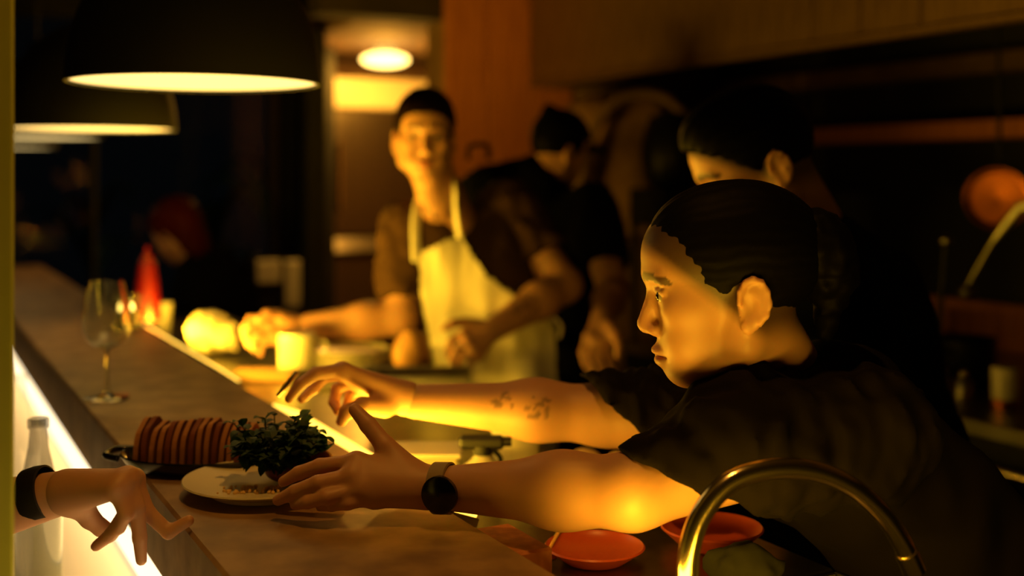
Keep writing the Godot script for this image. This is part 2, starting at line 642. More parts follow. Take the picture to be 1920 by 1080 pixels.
func materials() -> void:
	grained("concrete", Color(0.47, 0.36, 0.26), Color(0.62, 0.50, 0.37), 0.5, 0.0, 0.012, Vector3(1.6, 1.6, 1.6), 3, 0.05)
	grained("plaster", Color(0.55, 0.43, 0.34), Color(0.63, 0.51, 0.41), 0.85, 0.0, 0.01, Vector3(1, 1, 1), 5)
	grained("dark_wall", Color(0.05, 0.05, 0.055), Color(0.08, 0.08, 0.085), 0.6, 0.0, 0.01, Vector3(1, 1, 1), 6)
	grained("ceiling_paint", Color(0.16, 0.12, 0.10), Color(0.20, 0.16, 0.13), 0.9, 0.0, 0.01, Vector3(1, 1, 1), 8)
	grained("floor_tile", Color(0.10, 0.09, 0.08), Color(0.15, 0.13, 0.12), 0.5, 0.0, 0.01, Vector3(1, 1, 1), 10)
	grained("timber", Color(0.66, 0.39, 0.24), Color(0.78, 0.49, 0.31), 0.6, 0.0, 0.01, Vector3(8, 0.7, 8), 11)
	grained("steel", Color(0.55, 0.54, 0.52), Color(0.64, 0.63, 0.61), 0.32, 1.0, 0.02, Vector3(1, 14, 1), 12)
	grained("fridge_steel", Color(0.50, 0.47, 0.43), Color(0.58, 0.55, 0.50), 0.30, 1.0, 0.02, Vector3(1, 14, 1), 17)
	grained("hood_steel", Color(0.46, 0.36, 0.27), Color(0.56, 0.45, 0.34), 0.40, 0.6, 0.02, Vector3(6, 0.6, 6), 13)
	grained("clay", Color(0.66, 0.50, 0.37), Color(0.78, 0.62, 0.47), 0.9, 0.0, 0.015, Vector3(2, 2, 2), 14, 0.1)
	mat("chrome", Color(0.90, 0.84, 0.70), 0.18, 1.0)
	mat("dark_metal", Color(0.10, 0.10, 0.10), 0.45, 0.6)
	mat("shade_paint", Color(0.15, 0.155, 0.13), 0.7)
	mat("black", Color(0.035, 0.035, 0.035), 0.55)
	mat("black_gloss", Color(0.03, 0.03, 0.03), 0.22)
	mat("green_paint", Color(0.76, 0.78, 0.20), 0.75)
	mat("white_ceramic", Color(0.88, 0.86, 0.80), 0.25)
	mat("white_stone", Color(0.86, 0.84, 0.80), 0.5)
	mat("terracotta_glaze", Color(0.80, 0.34, 0.14), 0.35)
	mat("red_plastic", Color(0.33, 0.012, 0.025), 0.4)
	mat("white_cloth", Color(0.70, 0.66, 0.57), 0.9)
	mat("grey_cloth", Color(0.17, 0.17, 0.13), 0.95)
	mat("copper", Color(0.72, 0.42, 0.25), 0.3, 1.0)
	mat("board_wood", Color(0.70, 0.52, 0.33), 0.6)
	mat("bread", Color(0.48, 0.25, 0.12), 0.85)
	mat("toast_crust", Color(0.66, 0.44, 0.25), 0.85)
	mat("enamel", Color(0.85, 0.80, 0.70), 0.4)
	mat("crumb", Color(0.86, 0.72, 0.48), 0.9)
	mat("meat", Color(0.42, 0.14, 0.09), 0.45)
	mat("herb", Color(0.09, 0.20, 0.05), 0.6).backlight_enabled = true
	M.herb.backlight = Color(0.10, 0.2, 0.04)
	mat("plant_leaf", Color(0.16, 0.30, 0.12), 0.5)
	mat("pale_paint", Color(0.70, 0.69, 0.66), 0.7)
	mat("eye_white", Color(0.62, 0.58, 0.54), 0.35)
	mat("iris", Color(0.07, 0.04, 0.02), 0.1)
	mat("hair", Color(0.022, 0.016, 0.013), 0.6)
	mat("brown_hair", Color(0.09, 0.05, 0.03), 0.5)
	mat("red_hair", Color(0.25, 0.06, 0.03), 0.5)
	for c in [["shirt_black", Color(0.085, 0.07, 0.06)], ["shirt_brown", Color(0.26, 0.19, 0.15)], ["shirt_navy", Color(0.05, 0.055, 0.075)], ["shirt_dark", Color(0.045, 0.045, 0.045)], ["cap_cloth", Color(0.03, 0.03, 0.035)]]:
		var m := mat(c[0], c[1], 0.9)
		m.rim_enabled = true
		m.rim = 0.04
		m.metallic_specular = 0.12
	for k in ["hair", "brown_hair", "red_hair"]:
		M[k].metallic_specular = 0.16
	mat("apron_cloth", Color(0.92, 0.90, 0.84), 0.9)
	mat("leather", Color(0.06, 0.04, 0.035), 0.5)
	mat("strap", Color(0.55, 0.48, 0.38), 0.6)
	mat("rubber", Color(0.04, 0.04, 0.04), 0.7)
	var sk := tinted("skin", 0.52)
	sk.subsurf_scatter_enabled = true
	sk.subsurf_scatter_strength = 0.2
	glass("clear_glass", Color(0.92, 0.95, 0.92), 0.06)
	var sg := mat("solid_glass", Color(0.96, 0.98, 0.96, 0.02), 0.02)
	sg.refraction_enabled = true
	sg.refraction_scale = 0.05
	glass("green_glass", Color(0.36, 0.40, 0.16), 0.45)
	glass("window_glass", Color(0.02, 0.03, 0.02), 0.12).metallic_specular = 0.25
	glow("pendant_glow", lin(1.0, 0.70, 0.26), 1.35)
	glow("batten_glow", lin(1.0, 0.55, 0.06), 3.0)
	glow("panel_glow", lin(1.0, 0.80, 0.50), 1.7)
	glow("alcove_glow", lin(1.0, 0.62, 0.14), 7.0)

# ---------- the room ----------
func structure() -> void:
	var Y := 2.9
	struct("floor", box(Acc.new(), Vector3(-3.2, -0.1, -9.2), Vector3(3.7, 0, 2.2), 0), M.floor_tile, "dark stone floor of the whole restaurant", "floor")
	struct("ceiling", box(Acc.new(), Vector3(-3.2, Y, -6.4), Vector3(3.7, Y + 0.15, 2.2), 0), M.ceiling_paint, "dark brown ceiling high above the kitchen", "ceiling")
	struct("wall_right", box(Acc.new(), Vector3(3.4, 0, -6.4), Vector3(3.6, Y, 2.2), 0), M.dark_wall, "black wall behind the cook line and shelf", "wall")
	struct("wall_left", box(Acc.new(), Vector3(-3.2, 0, -6.4), Vector3(-3.0, Y, 2.2), 0), M.dark_wall, "dark wall on the guests' side of the room", "wall")
	struct("wall_back", box(Acc.new(), Vector3(-3.0, 0, 2.0), Vector3(3.4, Y, 2.2), 0), M.dark_wall, "dark wall behind the guests' end of the bar", "wall")
	# far end: timber panelled wall beside the alcove
	var wx := PD(833, 300, 4.4).x
	var we := struct("wall_end", box(Acc.new(), Vector3(wx + 0.01, 0, -4.6), Vector3(3.4, Y, -4.42), 0), M.plaster, "brown timber panelled wall between alcove and extractor hood", "wall")
	var n := 3
	for j in n:      # upright boards, one seam at about x = 930 in the picture
		var x0 := wx + j * 0.205
		put("panel", box(Acc.new(), Vector3(x0 + 0.003, 0.02, -4.42), Vector3(x0 + 0.202, Y - 0.05, -4.40), 0.004), M.timber, we)
	# alcove: bulkhead, ceiling, back, sides
	var by := PD(720, 29, 4.4).y
	var px0 := PD(576, 300, 4.9).x
	var px1 := PD(612, 300, 4.9).x
	struct("wall_bulkhead", box(Acc.new(), Vector3(px0 - 0.1, by, -4.6), Vector3(wx + 0.005, Y, -4.42), 0.005), M.ceiling_paint, "dark bulkhead beam above the alcove opening", "beam")
	struct("ceiling_alcove", box(Acc.new(), Vector3(px1 + 0.03, by, -6.4), Vector3(3.39, by + 0.08, -4.61), 0.0), M.plaster, "pale lowered ceiling of the lit alcove", "ceiling")
	struct("wall_alcove", box(Acc.new(), Vector3(1.90, 0, -6.6), Vector3(3.4, by + 0.08, -6.41), 0.0), M.plaster, "pale back wall of the lit alcove above the refrigerator", "wall")
	struct("wall_partition", box(Acc.new(), Vector3(px0, 0, -5.0), Vector3(px1, by - 0.005, -4.9), 0.004), M.dark_wall, "black post between the garden window and the alcove", "wall")
	struct("wall_side", box(Acc.new(), Vector3(1.90, 0, -6.405), Vector3(1.955, by - 0.005, -5.6), 0.004), M.dark_wall, "dark side wall of the alcove beside the refrigerator", "wall")
	# garden window
	var wd := 6.1
	var ax := 1.99
	struct("wall_sill", box(Acc.new(), Vector3(-3.0, 0, -wd - 0.12), Vector3(1.895, 0.55, -wd), 0.004), M.dark_wall, "low dark wall under the garden window", "wall")
	struct("wall_lintel", box(Acc.new(), Vector3(-3.0, 2.3, -wd - 0.12), Vector3(3.39, Y, -wd), 0.004), M.dark_wall, "dark wall above the garden window", "wall")
	var win := thing("window_1", "tall dark garden window with slim black frame", "window", Vector3(0, 0.55, -wd - 0.06))
	win.set_meta("kind", "structure")
	var x := -3.0
	while x < ax - 0.2:
		var x1 := minf(x + 1.3, ax - 0.095)
		put("pane", box(Acc.new(), Vector3(x + 0.03, 0.6, -wd - 0.064), Vector3(x1 - 0.03, 2.26, -wd - 0.056), 0), M.window_glass, win)
		put("mullion", box(Acc.new(), Vector3(x1 - 0.03, 0.55, -wd - 0.09), Vector3(x1 + 0.0, 2.3, -wd - 0.03), 0.004), M.black, win)
		x = x1
	put("frame", box(Acc.new(), Vector3(-3.0, 0.55, -wd - 0.09), Vector3(ax - 0.1, 0.6, -wd - 0.03), 0.004), M.black, win)
	put("frame", box(Acc.new(), Vector3(-3.0, 2.26, -wd - 0.09), Vector3(ax - 0.1, 2.3, -wd - 0.03), 0.004), M.black, win)
	# green post close by on the guests' side
	var gp := PD(27, 500, 1.2)
	struct("wall_post", box(Acc.new(), Vector3(gp.x - 0.22, 0, -1.3), Vector3(gp.x, Y, -1.2), 0.003), M.green_paint, "olive green painted post at the guests' side of the bar", "post")
	# ----- the bar -----
	var slab := thing("concrete_pass", "long raised concrete bar slab with worn edge carrying plates and glasses", "counter", Vector3(0.46, 0, -2.9))
	var top := put("slab", box(Acc.new(), Vector3(SX0, SLAB - 0.104, -5.95), Vector3(SX1, SLAB, 0.8), 0.004), M.concrete, slab)
	top.set_meta("label", "rough grey concrete top")
	put("bar_wall", box(Acc.new(), Vector3(SX0 + 0.045, 0, -5.9), Vector3(SX1 - 0.02, SLAB - 0.105, 0.78), 0.003), M.dark_wall, slab)
	var led := thing("bar_ledge", "white lower ledge along the bar front carrying bottles", "ledge", Vector3(0.2, 0, -2.9))
	put("shelf", box(Acc.new(), Vector3(0.13, 0.80, -5.9), Vector3(SX0 + 0.04, 0.85, 0.78), 0.004), M.white_stone, led)
	put("support", box(Acc.new(), Vector3(0.17, 0, -5.88), Vector3(SX0 + 0.04, 0.80, 0.76), 0.004), M.dark_wall, led)
	var wk := thing("worktop", "steel kitchen worktop running behind the concrete slab", "counter", Vector3(0.85, 0, -2.5))
	put("top", box(Acc.new(), Vector3(SX1 + 0.002, WORK - 0.04, -4.3), Vector3(1.07, WORK, -1.14), 0.003), M.steel, wk)
	put("top", box(Acc.new(), Vector3(SX1 + 0.002, WORK - 0.04, -1.139), Vector3(0.83, WORK, 0.78), 0.003), M.steel, wk)
	put("top", box(Acc.new(), Vector3(0.831, WORK - 0.04, -0.72), Vector3(1.07, WORK, 0.78), 0.003), M.steel, wk)
	put("cabinet", box(Acc.new(), Vector3(SX1 + 0.01, 0, -4.28), Vector3(1.03, WORK - 0.041, -1.15), 0.003), M.dark_metal, wk)
	var basin := put("sink_basin", box(Acc.new(), Vector3(0.835, 0.74, -1.13), Vector3(1.065, 0.75, -0.73), 0.002), M.steel, wk)
	for b in [[0.831, 0.837, -1.135, -0.725], [1.063, 1.069, -1.135, -0.725], [0.838, 1.062, -1.135, -1.129], [0.838, 1.062, -0.731, -0.725]]:
		put("basin_side", box(Acc.new(), Vector3(b[0], 0.75, b[2]), Vector3(b[1], WORK - 0.001, b[3]), 0.001), M.steel, basin)
	# timber strip along the worktop against the slab, near end
	var wl := box(Acc.new(), Vector3(SX1 + 0.003, WORK + 0.001, -1.295), Vector3(SX1 + 0.06, SLAB - 0.012, -1.185), 0.003)
	tag(put("timber_upstand", wl, M.timber, self), "narrow brown timber upstand along the kitchen edge of the slab", "trim")

# ---------- lamps ----------
func lamps() -> void:
	var spots := [[0.464, 2.06, 1.640], [0.448, 3.175, 1.599], [0.433, 4.28, 1.609], [0.417, 5.405, 1.600]]
	var words := ["large dome pendant lamp over the herb salad and wine glass", "dome pendant lamp second along the bar", "dome pendant lamp third along the bar", "dome pendant lamp at the window end of the bar"]
	for j in 4:
		var s: Array = spots[j]
		var b := Vector3(s[0], s[2], -s[1])
		var t := thing("pendant_lamp", words[j], "pendant lamp", b, "dome pendants over the bar")
		var R := 0.2145
		var pr := []
		for k in 19:
			var a := PI / 2 * k / 18.0
			pr.append([maxf(R * cos(a), 0.012), 0.275 * sin(a)])
		var inner := []
		for k in range(18, -1, -1):
			var a := PI / 2 * k / 18.0
			inner.append([maxf((R - 0.006) * cos(a), 0.012), 0.268 * sin(a)])
		put("shade", lathe(Acc.new(), b, [[R - 0.006, 0.0]] + pr + inner, 64), M.shade_paint, t)
		put("diffuser", lathe(Acc.new(), b, [[0.001, 0.004], [R - 0.007, 0.004], [R - 0.007, 0.012], [0.001, 0.012]], 64), M.pendant_glow, t)
		put("cap", lathe(Acc.new(), b, [[0.03, 0.268], [0.03, 0.31], [0.012, 0.33], [0.006, 0.335]], 24), M.dark_metal, t)
		put("cord", lathe(Acc.new(), b, [[0.004, 0.33], [0.004, 2.9 - s[2]]], 10), M.black, t)
		area("pendant_light", b + Vector3(0, 0.001, 0), Vector3.DOWN, Vector3.RIGHT, 0.29, 0.29, lin(1.0, 0.34, 0.02), 0.06, t)
	# light battens in a trough on the kitchen edge of the slab
	for r in [[1.40, 2.19, "bright light batten on the kitchen edge of the slab between the stretched arms", 15.0, 0.36], [2.60, 3.50, "light batten on the far kitchen edge of the slab by the bundled cloths", 64.0, 0.62], [0.35, 1.05, "light batten on the kitchen edge of the slab behind the tap", 16.0, 0.85]]:
		var c := Vector3(SX1 + 0.045, SLAB - 0.022, -(r[0] + r[1]) / 2.0)
		var t := thing("light_batten", r[2], "strip light", c - Vector3(0, 0.03, 0), "strip lights along the slab")
		var tilt := Basis(Vector3(0, 0, 1), -r[4])
		var half: float = (r[1] - r[0]) / 2.0
		put("channel", box(Acc.new(), c + Vector3(-0.03, -0.022, -half), c + Vector3(0.03, -0.004, half), 0.002, tilt, c), M.chrome, t)
		put("diffuser", box(Acc.new(), c + Vector3(-0.0275, -0.004, -half + 0.006), c + Vector3(0.0275, 0.0, half - 0.006), 0.001, tilt, c), M.batten_glow, t)
		put("bracket", box(Acc.new(), Vector3(SX1 + 0.0005, c.y - 0.05, c.z - 0.015), Vector3(SX1 + 0.04, c.y - 0.026, c.z + 0.015), 0.002), M.dark_metal, t)
		var up := tilt * Vector3.UP
		area("batten_light", c + up * 0.002, up, Vector3(0, 0, 1), half * 2.0 - 0.02, 0.053, lin(AMBER.r, AMBER.g, AMBER.b), r[3], t)
	# back-lit panel under the slab on the guests' side
	var pt := thing("under_bar_light", "glowing white panel under the slab behind the bottles", "light panel", Vector3(SX0 + 0.04, 0.852, -2.5))
	put("glowing_sheet", box(Acc.new(), Vector3(SX0 + 0.03, 0.853, -5.8), Vector3(SX0 + 0.043, SLAB - 0.107, 0.7), 0.001), M.panel_glow, pt)
	area("panel_light", Vector3(SX0 + 0.028, 0.9035, -2.5), Vector3(-1, 0, 0), Vector3(0, 0, 1), 6.3, 0.09, lin(1.0, 0.54, 0.10), 1.1, pt)
	# ceiling downlight over the near end of the pass
	var dl := Vector3(0.47, 2.9, -1.0)
	var dt := thing("ceiling_downlight", "round recessed downlight in the ceiling over the near end of the bar", "downlight", dl - Vector3(0, 0.012, 0))
	put("ring", lathe(Acc.new(), dl, [[0.050, -0.001], [0.062, -0.001], [0.062, -0.008], [0.055, -0.012], [0.050, -0.010]], 32), M.dark_metal, dt)
	put("lens", lathe(Acc.new(), dl, [[0.001, -0.006], [0.0495, -0.006], [0.0495, -0.002], [0.001, -0.002]], 32), M.pendant_glow, dt)
	var sl := SpotLight3D.new()
	sl.name = "downlight_beam"
	sl.light_color = lin(1.0, 0.42, 0.05)
	sl.light_energy = 0.95
	sl.light_size = 0.045
	sl.spot_angle = 38.0
	sl.spot_angle_attenuation = 0.8
	sl.spot_range = 12.0
	sl.spot_attenuation = 2.0
	sl.shadow_enabled = true
	dt.add_child(sl)
	sl.position = Vector3(0, -0.006, 0)
	sl.rotation = Vector3(-PI / 2, 0, 0)
	# ceiling lamp in the alcove
	var lp := PD(722, 112, 5.35)
	var al := thing("ceiling_lamp", "round glowing ceiling lamp in the alcove above the refrigerator", "ceiling lamp", lp)
	var top := PD(720, 29, 4.4).y
	put("bowl", ball(Acc.new(), lp, Vector3(0.115, 0.035, 0.115)), M.alcove_glow, al)
	put("base", lathe(Acc.new(), lp, [[0.05, 0.0], [0.05, top - lp.y - 0.001], [0.001, top - lp.y - 0.001]], 24), M.pale_paint, al)
	var om := OmniLight3D.new()
	om.name = "ceiling_lamp_light"
	om.light_color = lin(1.0, 0.43, 0.04)
	om.light_energy = 1.0
	om.light_size = 0.03
	om.omni_range = 12.0
	om.omni_attenuation = 2.0
	om.shadow_enabled = true
	al.add_child(om)
	om.position = Vector3(0, -0.002, 0)

# ---------- on the slab and the guests' ledge ----------
func bottle(at: Vector3, h: float, r: float, called: String, label: String, m: Material) -> Node3D:
	var t := thing(called, label, "bottle", at)
	put("body", lathe(Acc.new(), at, [[0.001, 0.003], [r * 0.92, 0.003], [r, 0.012], [r, h * 0.50], [r * 0.93, h * 0.58], [r * 0.62, h * 0.72], [r * 0.42, h * 0.84], [r * 0.37, h * 0.93], [r * 0.37, h * 0.94]], 36), m, t)
	put("lip", lathe(Acc.new(), at, [[r * 0.37, h * 0.94], [r * 0.45, h * 0.945], [r * 0.46, h * 0.99], [r * 0.41, h], [r * 0.32, h], [r * 0.32, h * 0.95]], 28), m, t)
	return t
func wine_glass(at: Vector3, h: float, r: float, label: String) -> void:
	var t := thing("wine_glass", label, "wine glass", at)
	put("foot", lathe(Acc.new(), at, [[0.001, 0.0005], [r * 0.92, 0.0005], [r * 0.93, 0.003], [r * 0.3, 0.008], [0.005, 0.016]], 40), M.solid_glass, t)
	put("stem", lathe(Acc.new(), at, [[0.005, 0.016], [0.0034, h * 0.2], [0.0034, h * 0.38], [0.006, h * 0.43]], 16), M.solid_glass, t)
	var b := []
	for k in 15:
		var a := -PI / 2 + (PI / 2 + 0.75) * k / 14.0
		b.append([maxf(r * cos(a), 0.004), h * 0.62 + h * (0.20 if a < 0 else 0.54) * sin(a)])
	for k in range(14, -1, -1):
		b.append([maxf(b[k][0] - 0.0016, 0.0005), b[k][1] + (0.004 if k < 3 else 0.0)])
	put("bowl", lathe(Acc.new(), at, b, 40), M.solid_glass, t)

func pass_things() -> void:
	wine_glass(PY(200, 748, SLAB), 0.225, 0.044, "tall empty wine glass standing on the concrete slab")
	# red bottle and small lights near the far end
	var rb := PY(276, 600, SLAB)
	var t := thing("squeeze_bottle", "red conical sauce bottle standing on the slab", "bottle", rb)
	put("body", lathe(Acc.new(), rb, [[0.001, 0.001], [0.036, 0.001], [0.040, 0.006], [0.039, 0.05], [0.026, 0.165], [0.022, 0.172], [0.016, 0.175]], 32), M.red_plastic, t)
	put("nozzle", lathe(Acc.new(), rb, [[0.018, 0.174], [0.018, 0.186], [0.010, 0.19], [0.005, 0.215], [0.003, 0.215]], 24), M.red_plastic, t)
	var v := PY(243, 610, SLAB)
	t = thing("votive_glass", "small dark votive holder beside the red bottle", "candle holder", v)
	put("holder", lathe(Acc.new(), v, [[0.001, 0.001], [0.030, 0.001], [0.033, 0.004], [0.033, 0.050], [0.029, 0.050], [0.028, 0.010], [0.001, 0.010]], 28), M.black_gloss, t)
	var fl := v + Vector3(0, 0.066, 0)
	var wax := put("candle", lathe(Acc.new(), v, [[0.024, 0.011], [0.024, 0.036], [0.001, 0.036]], 24), M.white_ceramic, t)
	put("flame", lathe(Acc.new(), v, [[0.001, 0.040], [0.0055, 0.047], [0.0065, 0.053], [0.004, 0.064], [0.0005, 0.074]], 14), M.alcove_glow, wax)
	small_light("candle_light", v + Vector3(0, 0.055, 0), lin(1, 0.5, 0.1), 0.004, t)
	var g := PY(347, 612, SLAB)
	g.x = minf(g.x, SX1 - 0.05)
	t = thing("tumbler", "short faceted glass tumbler behind the red bottle", "glass", g)
	put("glass", lathe(Acc.new(), g, [[0.001, 0.001], [0.030, 0.001], [0.034, 0.08], [0.037, 0.095], [0.034, 0.095], [0.028, 0.012], [0.001, 0.012]], 14), M.solid_glass, t)
	# dark dish of toasted slices
	var dc := PY(370, 880, SLAB)
	t = thing("serving_dish", "black oval dish holding a row of toasted slices", "dish", dc)
	var along := (RV * 0.97 - FV * 0.1).normalized()
	var fwd := along.cross(Vector3.UP).normalized()
	var db := Basis(along, Vector3.UP, -fwd)
	put("bowl", lathe(Acc.new(), dc, [[0.001, 0.001], [0.085, 0.001], [0.10, 0.006], [0.112, 0.022], [0.110, 0.024], [0.097, 0.011], [0.001, 0.007]], 40, db, Vector3(1.0, 1.0, 0.62)), M.black_gloss, t)
	put("handle", tube(Acc.new(), spline([dc + db * Vector3(-0.105, 0.02, 0.03), dc + db * Vector3(-0.128, 0.022, 0.02), dc + db * Vector3(-0.128, 0.022, -0.02), dc + db * Vector3(-0.105, 0.02, -0.03)], 4), 0.005, 8), M.black_gloss, t)
	var first: Node3D
	for j in 15:
		var o := dc + db * Vector3(-0.077 + j * 0.0112, 0.011, 0)
		var s := thing("toast_slice", "thin brown toasted slice standing on edge in the black dish", "toast", o, "toasted slices in the black dish")
		var tb := db * Basis(Vector3(0, 0, 1), -0.05 + rng.randf_range(-0.025, 0.025))
		var hh := 0.054 + rng.randf_range(-0.004, 0.005)
		var w := 0.036 + rng.randf_range(-0.003, 0.002)
		var out := []
		for k in 17:
			var a := PI * k / 16.0
			out.append(Vector3(0, 0.004 + hh * pow(sin(a), 0.55) * (1.0 + 0.04 * sin(5 * a + j)), w * cos(a)))
		var ac := Acc.new()
		var rim := Acc.new()
		for k in 16:
			for sd in [-1.0, 1.0]:
				var x := Vector3(0.0033 * sd, 0, 0)
				ac.tri(o + tb * (x + Vector3(0, 0.01, 0)), o + tb * (x + out[k]), o + tb * (x + out[k + 1]), o)
			rim.quad(o + tb * (out[k] - Vector3(0.0034, 0, 0)), o + tb * (out[k] + Vector3(0.0034, 0, 0)), o + tb * (out[k + 1] + Vector3(0.0034, 0, 0)), o + tb * (out[k + 1] - Vector3(0.0034, 0, 0)), o)
		rim.quad(o + tb * (out[0] - Vector3(0.0034, 0, 0)), o + tb * (out[0] + Vector3(0.0034, 0, 0)), o + tb * (out[16] + Vector3(0.0034, 0, 0)), o + tb * (out[16] - Vector3(0.0034, 0, 0)), o + Vector3(0, 0.02, 0))
		put("crumb", ac, M.bread, s)
		put("crust", rim, M.toast_crust if j % 3 != 1 else M.bread, s)
	# plate with the herb salad
	var pc := PY(496, 897, SLAB + 0.018)
	pc.y = SLAB
	t = thing("dinner_plate", "white round plate carrying the herb salad held by the leaning cook", "plate", pc)
	put("plate", lathe(Acc.new(), pc, [[0.001, 0.006], [0.06, 0.006], [0.066, 0.001], [0.070, 0.001], [0.072, 0.006], [0.104, 0.017], [0.107, 0.019], [0.106, 0.021], [0.100, 0.020], [0.072, 0.012], [0.001, 0.010]], 64), M.white_ceramic, t)
	var sc := pc + RV * 0.022 + FV * 0.005 + Vector3(0, 0.012, 0)
	var meat := thing("meat_portion", "dark red slice of meat lying under the herbs on the plate", "meat", sc)
	put("slice", field(Acc.new(), [ell(sc + RV * 0.022 + Vector3(0, 0.016, 0), Basis(RV, Vector3.UP, -FV), Vector3(0.045, 0.018, 0.030)), ell(sc + RV * 0.050 + Vector3(0, 0.024, 0), Basis(RV, Vector3.UP, -FV), Vector3(0.020, 0.020, 0.022))], 0.004), M.meat, meat)
	var sal := thing("herb_salad", "bunch of dark green herbs heaped on the white plate", "salad", sc)
	var lv := Acc.new()
	var stems := Acc.new()
	for j in 90:
		var a := rng.randf() * TAU
		var el := rng.randf_range(0.5, 1.5)
		var len := rng.randf_range(0.03, 0.072)
		var d := Vector3(cos(a) * cos(el), sin(el), sin(a) * cos(el))
		var b0 := sc + Vector3(cos(a) * 0.018, 0.018, sin(a) * 0.018) - RV * 0.006
		var b1 := b0 + d * len
		tube(stems, [b0, b0.lerp(b1, 0.5) + Vector3(0, 0.004, 0), b1], 0.0009, 5)
		for k in 9:
			var q := b0.lerp(b1, 0.35 + 0.65 * k / 8.0)
			var o := Vector3(rng.randfn(), rng.randfn() * 0.6 + 0.2, rng.randfn()).normalized()
			leaf(lv, [q, q + o * 0.009 + Vector3(0, 0.002, 0), q + o * 0.017], rng.randf_range(0.005, 0.009), 0.3)
	var lo := put("leaves", lv, M.herb, sal)
	lo.set_meta("kind", "stuff")
	var so := put("stems", stems, M.herb, sal)
	so.set_meta("kind", "stuff")
	var cr := Acc.new()
	for j in 60:
		var q := pc + Vector3(0, 0.013, 0) + RV * rng.randf_range(-0.05, 0.03) + FV * rng.randf_range(-0.055, -0.02)
		ball(cr, q, Vector3.ONE * rng.randf_range(0.0015, 0.0032), Basis.IDENTITY, 6)
	var co := put("crumbs", cr, M.crumb, self)
	tag(co, "scatter of pale brown crumbs on the near side of the plate", "crumbs")
	co.set_meta("kind", "stuff")
	# bottles on the ledge
	var b1 := P(72, 900, 1.75)
	bottle(Vector3(b1.x, 0.85, b1.z), P(72, 783, 1.75).y - 0.85, 0.034, "glass_bottle", "pale green glass water bottle on the white ledge behind the bracelet", M.green_glass)
	var b2 := P(34, 900, 2.15)
	bottle(Vector3(b2.x, 0.85, b2.z), P(34, 700, 2.15).y - 0.85, 0.036, "glass_bottle", "tall clear glass bottle on the white ledge behind the green bottle", M.clear_glass)

func small_light(called: String, at: Vector3, c: Color, e: float, parent: Node) -> void:
	var l := OmniLight3D.new()
	l.name = called
	l.light_color = c
	l.light_energy = e
	l.light_size = 0.01
	l.omni_range = 12.0
	l.omni_attenuation = 2.0
	l.shadow_enabled = true
	parent.add_child(l)
	l.position = at - origin_of(parent)

# ---------- on the kitchen worktop ----------
func dish(at: Vector3, r: float, h: float, called: String, label: String, cat: String, m: Material, group := "") -> Node3D:
	var t := thing(called, label, cat, at, group)
	put("dish", lathe(Acc.new(), at, [[0.001, 0.001], [r * 0.6, 0.001], [r * 0.66, 0.004], [r * 0.94, h * 0.85], [r, h], [r * 0.97, h + 0.002], [r * 0.9, h * 0.8], [r * 0.6, 0.008], [0.001, 0.007]], 40), m, t)
	return t
func lump(called: String, label: String, cat: String, c: Vector3, r: Vector3, m: Material, sd: int, folds := 0.006) -> void:
	var t := thing(called, label, cat, Vector3(c.x, c.y - r.y, c.z))
	var f := FastNoiseLite.new()
	c.y = WORK + r.y + 0.003 + folds * 0.6
	t.position.y = WORK
	f.seed = sd
	f.frequency = 14.0
	var bs := Basis(Vector3.UP, sd * 0.7)
	put("body", field(Acc.new(), [ell(c, bs, r * 0.9), ell(c + bs * Vector3(r.x * 0.3, -r.y * 0.25, r.z * 0.2), bs, r * 0.75), ell(c + bs * Vector3(-r.x * 0.35, -r.y * 0.2, -r.z * 0.1), bs, r * 0.7), cut(c - Vector3(0, r.y, 0), Vector3.DOWN)], 0.006, null, func(p: Vector3) -> float: return f.get_noise_3dv(p) * folds * 1.6), m, t)

